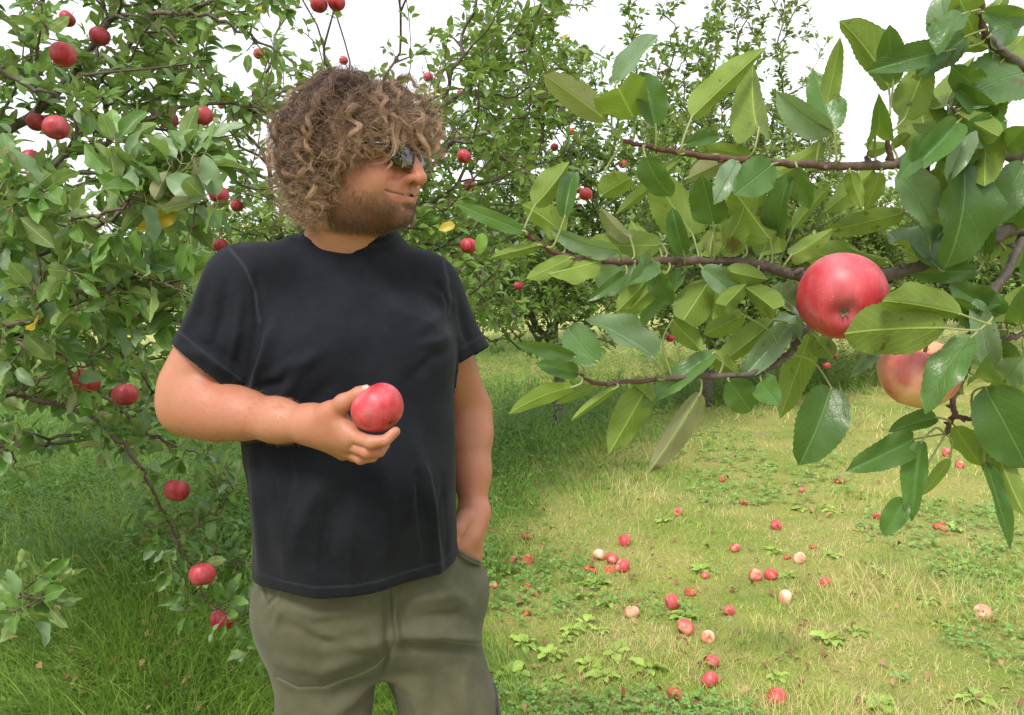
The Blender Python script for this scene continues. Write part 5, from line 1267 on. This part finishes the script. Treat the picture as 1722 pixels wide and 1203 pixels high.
def make_apple(name, C, r, axis, mat, label, group, cat='apple', seed=0, parts=True, squash=1., nu=36, nv=24, dents=0., stemlen=.9):
    """axis points to the stem end; C = centre"""
    V, F, zt, zb = apple_shape(nu, nv, seed); V = V*np.array([1, 1, squash]); rg_ = np.random.default_rng(seed+99)
    if dents:
        for _ in range(4):
            d = rand_dir(1, rg_)[0]; k = V@d; V = V-d*np.clip(k-.55, 0, 1)[:, None]*dents*2
        V += rg_.normal(size=V.shape)*.015*dents*3
    ax = Vector(axis).normalized(); q = ax.to_track_quat('Z', 'Y').to_matrix(); M = np.array(q)
    o = link(name, np_mesh(name, (V*r)@M.T, F), mat); o.location = tuple(C)
    tag(o, label, cat, group)
    if parts:
        Pst = np.array([[0, 0, zt*squash-.03], [.02, .01, zt+.25], [.09, .02, zt+.25+stemlen*.5]])*r
        v, f = tube(smooth_path(Pst, 4)@M.T, .045*r, 6); link('stem', np_mesh('stem', v, f), stem_m, o)
        acc = Acc(); n = 5
        for k in range(n):
            a = k*2*np.pi/n; bs = np.array([[.02*math.cos(a), .02*math.sin(a), zb*squash-.01]]); ax_ = np.array([[math.cos(a), math.sin(a), -.55]])
            acc.add(*leaf_block(bs*r, ax_, np.array([[0, 0, -1.]]), np.array([.16*r]), np.array([.08*r]), 3, .3, -.8, np.array([.5]), rg=rg_))
        vv, ff = tube(np.array([[0, 0, zb*squash+.06], [0, 0, zb*squash-.03]])*r, np.array([.07, .05])*r, 8); acc.add(vv, ff, np.zeros((len(vv), 2)), np.zeros(len(vv)))
        acc.V = [x@M.T for x in acc.V]
        link('calyx', acc.mesh('calyx'), cal_m, o)
    return o
if want('apples') or want('person'):
    make_apple('apple', AP, APR, (-.62, .30, .72), am_held, 'pink-red apple with pale dots gripped in the man\'s right hand', None, seed=4, nu=72, nv=48, parts=True, stemlen=.3)
if want('apples'):
    G1 = 'red apples hanging in the trees'
    rga = np.random.default_rng(77)
    for k, (x, y, dpx, lab) in enumerate(HANG):
        dep = .076*FPX/dpx; dep = min(dep, 9.6); r = dpx*dep/FPX/2
        ax = np.array([rga.normal()*.3, .35+rga.random()*.3, 1.]) if dpx < 60 else np.array([0, 0, 1.])
        make_apple('apple', at(x, y, dep*1.0), r, ax, am_red, lab, G1, seed=k % 9, parts=dpx > 18, nu=28 if dpx > 18 else 16, nv=18 if dpx > 18 else 12)
    # the two foreground apples
    make_apple('apple', at(1419, 501, .765), .0395, (.30, .86, .36), am_big, 'big red apple hanging in the right foreground with its calyx showing', G1, seed=3, nu=72, nv=48)
    make_apple('apple', at(1546, 626, .80), .0375, (.05, -.28, .95), am_peach, 'peach and pink apple hanging below the big one, a leaf across it', G1, seed=6, nu=72, nv=48, stemlen=.05)
    G2 = 'fallen apples lying in the grass'
    FALL = [(1008, 929, 22, 'p', 'pale pink fallen apple at the top left of the rotting pile'), (1030, 936, 22, 'f', 'bruised pink fallen apple in the middle of the rotting pile'), (1047, 949, 24, 'f', 'red fallen apple at the right end of the rotting pile'),
            (1026, 950, 20, 'r', 'brown-red rotten apple at the bottom of the pile'), (994, 950, 24, 'r', 'flattened rotten apple at the left end of the pile'), (1050, 908, 22, 'f', 'pink fallen apple above the rotting pile'),
            (1062, 1026, 24, 'p', 'peach fallen apple beside small round leaves, below the pile'), (1130, 1013, 27, 'f', 'pink fallen apple right of the peach one, below the pile'), (1153, 1054, 29, 'f', 'red fallen apple with a bitten pale flank'),
            (1160, 992, 22, 'r', 'rotten red apple between the pile and the touching pair'), (1190, 1070, 22, 'p', 'small peach fallen apple just right of the bitten one'), (1226, 1028, 17, 'f', 'small pink fallen apple above the peach one in mid path'),
            (1235, 924, 16, 'f', 'small red fallen apple in clover above the touching pair'), (1270, 969, 21, 'f', 'left one of two red fallen apples side by side'), (1296, 968, 21, 'f', 'right one of two red fallen apples side by side'),
            (1186, 967, 13, 'f', 'tiny red fallen apple left of the touching pair'), (1320, 1006, 25, 'p', 'whitish pink fallen apple below the touching pair'), (1387, 981, 18, 'f', 'salmon fallen apple right of the whitish one'),
            (1344, 941, 20, 'p', 'cream and pink fallen apple above the touching pair'), (1323, 937, 14, 'r', 'rotten brown apple against the cream one'), (1305, 888, 18, 'f', 'dull pink fallen apple higher up the path, in line with the pair'),
            (1368, 921, 12, 'r', 'small orange rotten apple above the cream one'), (1250, 848, 15, 'r', 'orange rotten apple far up the path, left of centre'), (1140, 867, 14, 'f', 'small red fallen apple near a dry curled leaf'),
            (1475, 869, 11, 'f', 'tiny pink fallen apple below the hanging leaf tips'), (1582, 884, 24, 'r', 'elongated crimson rotten apple under the hanging leaves'), (1652, 1030, 25, 'p', 'peach fallen apple with brown rot spots, alone at the right'),
            (1305, 1177, 32, 'f', 'red fallen apple nearest the bottom edge, right of the man'), (1193, 1147, 27, 'f', 'crimson fallen apple near the bottom, right one of two'), (1198, 1115, 22, 'f', 'pink fallen apple just above the crimson one'),
            (1137, 1166, 31, 'r', 'sunken red rotten apple near the bottom, left of the crimson one'), (885, 934, 28, 'r', 'rotten red apple in clover right of the man\'s hand'), (862, 938, 16, 'f', 'small pink apple against the rotten one right of the man\'s hand'),
            (886, 983, 20, 'r', 'rotting red apple right of the man\'s hip'), (884, 897, 14, 'f', 'small pink fallen apple right of the man\'s wrist'), (830, 1000, 12, 'f', 'tiny red fallen apple touching the shorts outline'), (885, 1028, 15, 'r', 'dark red rotten bit below the one by the hip'),
            (1412, 807, 18, 'r', 'flat orange-red rotten apple far up the path, behind the long dark leaf'), (1348, 824, 11, 'f', 'tiny salmon fallen apple far up the path'), (1592, 762, 15, 'f', 'pink fallen apple far back, under the right-hand leaves, upper one'),
            (1614, 781, 13, 'f', 'pink fallen apple far back, under the right-hand leaves, lower one'), (1214, 825-20, 10, 'f', 'tiny dull pink fallen apple at the far end of the path'),
            (246, 927, 22, 'f', 'red fallen apple in dark grass left of the drooping branch'), (190, 1132, 24, 'r', 'rotten red apple in long grass at lower left'), (252, 1088, 14, 'p', 'small pale fallen apple in long grass at lower left'),
            (447, 1180, 40, 'r', 'large split rotten apple beside the shorts at the bottom'), (432, 1197, 17, 'p', 'pale brownish apple below the split rotten one'), (172, 969, 20, 'r', 'brown rotten apple in the shade at left'), (290, 1118, 18, 'r', 'rotten red apple halfway along the bottom left grass'), (265, 949, 15, 'r', 'brown rotten apple just below the red one in dark grass')]
    for k, (x, y, dpx, typ, lab) in enumerate(FALL):
        g = ground_at(x, y+dpx*.25); d_ = np.linalg.norm(g-np.array([0, 0, CAM_Z])); r = dpx*d_/FPX/2; r = min(max(r, .020), .046)
        g[2] = gz(g[0], g[1])+(r*.62 if typ != 'r' else r*.30)+(.045 if g[0] < lawn_edge(g[1]) else .002)
        m_ = {'f': am_fall, 'p': am_pale, 'r': am_rot}[typ]; sq = 1. if typ != 'r' else .62
        d0 = rga.normal(size=3); d0[2] = abs(d0[2]) if typ == 'r' else d0[2]
        make_apple('apple', g, r, d0 if typ != 'r' else (d0[0]*.3, d0[1]*.3, 1), m_, lab, G2, seed=k % 11, parts=dpx > 23 and typ != 'r', squash=sq, nu=24, nv=16, dents=.0 if typ != 'r' else .45)
# ------------------------------------------------------------------ the tree whose branches hang into the picture from the right
if want('fore'):
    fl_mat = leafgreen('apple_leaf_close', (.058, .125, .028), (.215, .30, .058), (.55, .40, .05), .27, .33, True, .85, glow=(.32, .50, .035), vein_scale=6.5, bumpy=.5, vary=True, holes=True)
    rgf = np.random.default_rng(42)
    FB = [  # photo points (px, py, depth), r0, r1
        ([(2100, 330, 1.00), (1900, 280, .92), (1722, 264, .86), (1640, 256, .84), (1565, 258, .83), (1525, 270, .82), (1500, 277, .81), (1420, 279, .80), (1330, 276, .79), (1230, 268, .77), (1130, 255, .76), (1048, 237, .75)], .0075, .0019),
        ([(2100, 260, 1.02), (1900, 320, .96), (1722, 378, .90), (1655, 405, .88), (1585, 432, .87), (1500, 462, .86), (1420, 472, .85), (1345, 464, .82), (1300, 452, .81), (1240, 440, .80), (1150, 439, .79), (1080, 440, .78), (1020, 440, .77), (960, 434, .76), (905, 410, .75), (884, 390, .74)], .0085, .0016),
        ([(1420, 472, .85), (1385, 520, .84), (1350, 560, .82), (1322, 600, .81), (1270, 628, .80), (1200, 632, .79), (1130, 636, .78), (1060, 642, .77), (1002, 645, .76), (975, 628, .76)], .0042, .0016),
        ([(1722, 392, .90), (1695, 455, .88), (1655, 512, .86), (1640, 560, .85), (1625, 620, .84), (1605, 660, .83), (1603, 700, .82), (1590, 730, .81)], .0050, .0024),
        ([(1900, 200, .95), (1780, 150, .88), (1722, 112, .84), (1680, 82, .82), (1655, 55, .80), (1650, 10, .79), (1655, -60, .79)], .0060, .0020),
        ([(1603, 700, .82), (1640, 710, .81), (1690, 745, .80), (1722, 770, .80)], .0026, .0014),
        ([(1565, 258, .83), (1560, 275, .82), (1555, 285, .81)], .004, .002),
        ([(1500, 275, .81), (1492, 235, .80), (1484, 195, .79)], .003, .0014),
        ([(1600, 240, .83), (1608, 200, .81), (1600, 180, .80)], .003, .0014),
        ([(1780, 520, .86), (1722, 560, .84), (1670, 572, .82), (1640, 570, .81)], .003, .0016)]
    LV = [  # base px, tip px, apparent width px, side (u under / t top), branch
        (1021, 204, 916, 128, 46, 'u', 0), (1067, 202, 1040, 150, 84, 'u', 0), (1035, 143, 1105, 61, 36, 't', 0), (1103, 214, 1078, 124, 54, 't', 0), (1163, 198, 1285, 84, 50, 'u', 0), (1276, 218, 1266, 106, 86, 'u', 0),
        (1150, 245, 1208, 228, 26, 't', 0), (1267, 264, 1172, 250, 20, 'u', 0), (1146, 266, 1036, 360, 30, 'u', 0), (1165, 395, 1090, 286, 78, 'u', 1), (899, 347, 956, 274, 50, 'u', 1), (949, 368, 967, 290, 40, 't', 1),
        (949, 397, 878, 345, 44, 'u', 1), (1039, 421, 924, 384, 30, 't', 1), (884, 390, 767, 342, 24, 't', 1), (908, 412, 827, 433, 22, 'u', 1), (1114, 412, 986, 406, 48, 'u', 1), (961, 433, 887, 468, 26, 'u', 1),
        (1009, 439, 925, 460, 42, 'u', 1), (1068, 439, 1008, 487, 52, 't', 1), (1097, 437, 1058, 478, 42, 't', 1), (1054, 460, 986, 508, 20, 't', 1), (1123, 457, 1030, 549, 40, 'u', 1), (1150, 457, 1078, 549, 30, 't', 1),
        (1090, 470, 1038, 524, 32, 'u', 1), (1100, 604, 988, 540, 66, 't', 2), (1006, 611, 955, 549, 52, 't', 2), (970, 602, 868, 578, 26, 't', 2), (973, 627, 903, 612, 32, 't', 2), (964, 651, 857, 696, 28, 'u', 2),
        (1000, 651, 934, 680, 16, 'u', 2), (1033, 654, 960, 708, 22, 'u', 2), (1089, 649, 1026, 760, 54, 'u', 2), (1178, 661, 1092, 793, 62, 'u', 2), (1203, 593, 1084, 682, 34, 't', 2), (1244, 477, 1300, 520, 56, 'u', 1),
        (1217, 462, 1199, 536, 40, 'u', 1), (1195, 470, 1150, 538, 58, 'u', 1), (1302, 538, 1196, 620, 42, 'u', 2), (1327, 545, 1246, 638, 52, 't', 2), (1250, 530, 1185, 562, 42, 'u', 2), (1364, 558, 1313, 700, 56, 'u', 2),
        (1397, 650, 1344, 781, 76, 't', 2), (1590, 552, 1424, 562, 80, 'u', 3), (1619, 530, 1488, 508, 60, 'u', 3), (1636, 565, 1556, 696, 50, 't', 3), (1536, 739, 1424, 792, 54, 't', 3), (1551, 741, 1534, 872, 50, 't', 3),
        (1597, 772, 1552, 832, 20, 'u', 3), (1522, 838, 1486, 898, 40, 't', 3), (1655, 651, 1725, 783, 92, 't', 5), (1656, 776, 1697, 920, 34, 't', 5), (1670, 737, 1722, 864, 62, 'u', 5), (1575, 702, 1496, 726, 40, 't', 3),
        (1606, 717, 1655, 785, 42, 'u', 3), (1636, 535, 1684, 512, 52, 't', 3), (1642, 632, 1660, 598, 34, 't', 3), (1582, 455, 1490, 396, 74, 't', 1), (1620, 275, 1588, 450, 80, 't', 6), (1510, 290, 1566, 378, 56, 't', 0),
        (1522, 358, 1392, 390, 36, 'u', 1), (1645, 455, 1527, 460, 36, 't', 1), (1495, 150, 1412, 36, 66, 'u', 7), (1592, 86, 1460, 120, 44, 't', 4), (1502, 140, 1496, 44, 38, 't', 7), (1521, 200, 1560, 104, 54, 'u', 7),
        (1595, 178, 1640, 94, 62, 'u', 8), (1722, 125, 1602, 178, 76, 't', 4), (1600, 72, 1583, -12, 50, 't', 4), (1382, 215, 1413, 62, 30, 'u', 0), (1402, 220, 1370, 122, 50, 't', 0), (1398, 222, 1308, 156, 46, 't', 0),
        (1472, 226, 1478, 156, 46, 't', 0), (1497, 245, 1460, 252, 24, 'u', 0), (1500, 250, 1530, 226, 18, 'u', 0), (1597, 215, 1536, 208, 22, 't', 8), (1388, 240, 1284, 298, 26, 'u', 0), (1310, 398, 1334, 286, 42, 't', 1),
        (1333, 385, 1398, 312, 30, 'u', 1), (1470, 285, 1388, 355, 42, 'u', 0), (1480, 290, 1456, 352, 30, 'u', 0), (1722, 272, 1666, 378, 52, 't', 0), (1650, 320, 1640, 418, 32, 'u', 0), (1640, 248, 1666, 196, 52, 't', 0),
        (1690, 250, 1722, 214, 44, 't', 0), (1296, 405, 1234, 320, 72, 'u', 1), (1300, 276, 1236, 326, 52, 't', 0), (1220, 270, 1158, 300, 36, 'u', 0), (1200, 378, 1180, 298, 52, 't', 1), (1202, 382, 1230, 322, 32, 'u', 1),
        (1443, 438, 1350, 424, 52, 'u', 1), (1492, 436, 1420, 410, 30, 'u', 1), (1470, 590, 1430, 634, 32, 't', 3), (1372, 567, 1400, 600, 34, 'u', 2), (1340, 520, 1290, 490, 46, 't', 1), (1262, 470, 1220, 515, 40, 'u', 1),
        (1225, 640, 1262, 690, 50, 't', 2), (1280, 640, 1310, 680, 40, 't', 2), (1180, 430, 1210, 380, 34, 'u', 1), (1060, 400, 1010, 350, 40, 'u', 1), (1250, 408, 1180, 420, 34, 'u', 1), (1330, 430, 1400, 385, 40, 'u', 1),
        (1130, 540, 1180, 590, 36, 'u', 2), (1150, 632, 1110, 600, 22, 'u', 2), (1690, 640, 1722, 600, 46, 't', 9), (1700, 560, 1660, 610, 40, 'u', 9), (1700, 700, 1660, 720, 40, 't', 5), (1722, 480, 1690, 540, 44, 'u', 9),
        (1715, 540, 1722, 480, 40, 't', 9), (1660, 30, 1700, -20, 50, 'u', 4), (1665, 60, 1720, 40, 50, 't', 4), (1640, 60, 1610, -10, 50, 'u', 4), (1690, 90, 1722, 60, 50, 'u', 4), (1610, 190, 1680, 230, 50, 'u', 8),
        (1620, 180, 1700, 170, 60, 'u', 4), (1640, 140, 1600, 110, 40, 't', 4), (1560, 230, 1510, 300, 34, 't', 0), (1010, 330, 1060, 300, 40, 'u', 0), (1085, 262, 1130, 330, 40, 't', 0), (1110, 420, 1060, 370, 44, 'u', 1), (1150, 425, 1130, 350, 44, 't', 1), (1210, 425, 1250, 350, 40, 'u', 1),
        (1280, 430, 1300, 340, 46, 'u', 1), (1340, 280, 1360, 350, 36, 't', 0), (1240, 272, 1200, 345, 34, 't', 0), (1430, 290, 1450, 350, 30, 'u', 0), (1180, 450, 1240, 500, 40, 't', 1), (1220, 455, 1290, 470, 34, 'u', 1),
        (1090, 450, 1130, 510, 34, 't', 1), (1240, 630, 1190, 590, 34, 'u', 2), (1310, 590, 1260, 560, 40, 'u', 2), (1345, 570, 1300, 540, 40, 't', 2), (1060, 640, 1100, 680, 30, 'u', 2), (1690, 420, 1640, 380, 50, 't', 1),
        (1650, 410, 1600, 370, 50, 'u', 1), (1700, 380, 1722, 330, 40, 't', 1), (1560, 445, 1520, 420, 40, 'u', 1), (1650, 540, 1600, 500, 44, 't', 3), (1640, 580, 1700, 620, 46, 't', 3), (1620, 660, 1570, 640, 36, 'u', 3), (1370, 470, 1330, 500, 30, 'u', 1), (1560, 300, 1630, 330, 46, 'u', 6), (1560, 290, 1590, 380, 50, 'u', 6)]
    rl = np.random.default_rng(8)
    for k in range(34):                                  # the thick of leaves at the upper right corner and along the right edge
        br, (x0, x1, y0, y1) = [(4, (1600, 1740, -10, 170)), (0, (1560, 1740, 190, 300)), (1, (1600, 1740, 330, 460)), (9, (1650, 1740, 500, 640)), (8, (1560, 1700, 140, 240))][k % 5]
        bx, by = rl.uniform(x0, x1), rl.uniform(y0, y1); a = rl.random()*6.28; l_ = rl.uniform(75, 125)
        tx, ty = bx+l_*math.cos(a), by+l_*math.sin(a)
        if math.hypot((bx+tx)/2-1419, (by+ty)/2-501) < 130 or math.hypot((bx+tx)/2-1546, (by+ty)/2-626) < 95 or tx < 1520: continue
        LV.append((bx, by, tx, ty, l_*rl.uniform(.35, .62), 'ut'[k % 2], br))
    base = np.array([2.35, 1.25, -.05]); ft = empty('apple_tree', base)
    tag(ft, 'closest apple tree at the right, big leafy branches reaching across the picture in front', 'apple tree', 'apple trees of the orchard')
    acc = Acc(); tp = smooth_path([base, base+[0, 0, .6], base+[-.05, -.02, 1.1], base+[-.10, -.05, 1.45]], 6)
    v, f = tube(tp, np.linspace(.085, .055, len(tp)), 14); acc.add(v, f, a=np.zeros(len(v)))
    for pts, r0, r1 in FB[:2]+[FB[4]]+[FB[9]]:
        a0 = at(*pts[0]); pth = smooth_path([tp[-1], (tp[-1]+a0)/2+np.array([0, 0, .05]), a0], 6); v, f = tube(pth, np.linspace(.030, r0, len(pth)), 10); acc.add(v, f, a=np.zeros(len(v)))
    for dx, dy, dz in ((.5, .3, .9), (.2, -.5, .9), (.7, -.2, .6), (-.1, .5, .8)):
        pth = smooth_path([tp[-1], tp[-1]+np.array([dx, dy, dz])*.5+[0, 0, .08], tp[-1]+np.array([dx, dy, dz])], 6); v, f = tube(pth, np.linspace(.035, .008, len(pth)), 8); acc.add(v, f, a=np.zeros(len(v)))
    parent_keep(link('trunk', acc.mesh('trunk'), bark), ft)
    tg_ = blob(300, base+np.array([.35, .0, 2.1]), (.95, .85, .7), rgf, .5); px, py = proj(tg_); tg_ = tg_[(px > 1830) | (tg_[:, 1] < .05)]
    T = Tree([tp[-2], tp[-1], tp[-1]+[.05, 0, .1]], .03); T.grow(tg_, rgf); T.radii(.002, .44, .028); P_, D_ = T.twigdirs()
    parent_keep(link('twigs', T.wood().mesh('twigs'), bark), ft)
    ca = Acc(); ca.add(*foliage(P_, D_, rgf, 7, (.07, .10), .06, 5, 1)); parent_keep(link('crown', ca.mesh('crown'), fl_mat), ft)
    paths = []; bobj = []
    for k, (pts, r0, r1) in enumerate(FB):
        P = smooth_path([at(*q) for q in pts], 8); n = len(P); P[2:-1] += rgf.normal(size=(n-3, 3))*.0006
        R = np.linspace(r0, r1, n)*(1+(.07 if r0 > .0055 else .04)*rgf.normal(size=n)); acc = Acc(); v, f = tube(P, R, 12); acc.add(v, f, a=np.full(len(v), .0)); i_ = np.repeat(np.arange(n), 12)
        red = np.clip((np.linspace(0, 1, n)-.45)*2.2, 0, 1) if r0 > .004 else np.full(n, .5); acc.A[-1] = np.concatenate([[red[0]]*12, np.repeat(red, 12), [red[-1]]*12])
        for q in range(3, n-1, 7):                       # buds and knots
            d = rand_dir(1, rgf)[0]; e = P[q]+d*R[q]*2.4; v, f = tube(np.array([P[q], (P[q]+e)/2, e]), [R[q]*.8, R[q]*.7, R[q]*.3], 6); acc.add(v, f, a=np.full(len(v), red[q]))
        paths.append(P); bobj.append(acc)
    perb = {k: [] for k in range(len(FB))}
    for bx, by, tx, ty, wpx, side, br in LV: perb[br].append((bx, by, tx, ty, wpx, side))
    for k, P in enumerate(paths):
        o = link('branch', bobj[k].mesh('branch'), bark); parent_keep(o, ft)
        if not perb[k]: continue
        la = Acc(); ppx, ppy = proj(P)
        for bx, by, tx, ty, wpx, side in perb[k]:
            q = int(np.argmin(np.hypot(ppx-bx, ppy-by))); d0 = P[q][1]+rgf.normal()*.010+(-.012 if side == 't' else .006)
            if (bx, by) in ((1590, 552), (1619, 530)): d0 = .742
            if (bx, by) == (1636, 565): d0 = .760
            L_ = math.hypot(tx-bx, ty-by); dt = rgf.normal()*.016
            if wpx > .62*L_: dt += rgf.choice([-1, 1])*.045       # seen foreshortened
            if (bx, by) in ((1590, 552), (1619, 530)): dt = -.035
            if (bx, by) == (1636, 565): dt = -.01
            B_ = at(bx, by, d0); T_ = at(tx, ty, d0+dt); ax = T_-B_; Lr = np.linalg.norm(ax); ax /= Lr
            view = np.array([0, 0, CAM_Z])-(B_+T_)/2; view /= np.linalg.norm(view)
            nr = view if side == 't' else -view; nr = nr-ax*(nr@ax); nr /= np.linalg.norm(nr); sd_ = np.cross(ax, nr)
            roll = rgf.normal()*.30; nr = nr*math.cos(roll)+sd_*math.sin(roll)
            W_ = wpx*d0/FPX/max(.7, math.cos(roll))*1.24; curl = rgf.uniform(.15, 1.15)*(1 if rgf.random() < .8 else -.6)
            # aim so that the curled tip still ends at the photographed point
            th = curl/2; nrr = nr; axc = ax*math.cos(th)+nrr*math.sin(th); nrc = nrr*math.cos(th)-ax*math.sin(th)
            r_ = np.array([rgf.random()*.92])
            la.add(*leaf_block(B_[None], axc[None], nrc[None], np.array([Lr*1.04]), np.array([W_]), 30, rgf.uniform(.12, .95), curl, r_, half=5, rg=rgf, wave=rgf.uniform(.03, .13), serr=.028, broad=True))
            a_ = P[q]; dd = np.linalg.norm(a_-B_)
            if dd > .10: a_ = B_-axc*.03
            mid = (a_+B_)/2-axc*min(.012, dd*.3)+np.array([0, 0, -.002])
            v, f = tube(smooth_path([a_, mid, B_, B_+axc*Lr*.05], 4), [.0011]*5+[.0010]*(8), 6)
            la.add(v, f, np.full((len(v), 2), .5), np.full(len(v), -1.))
        fo = link('foliage', la.mesh('foliage'), fl_mat); fo.parent = o
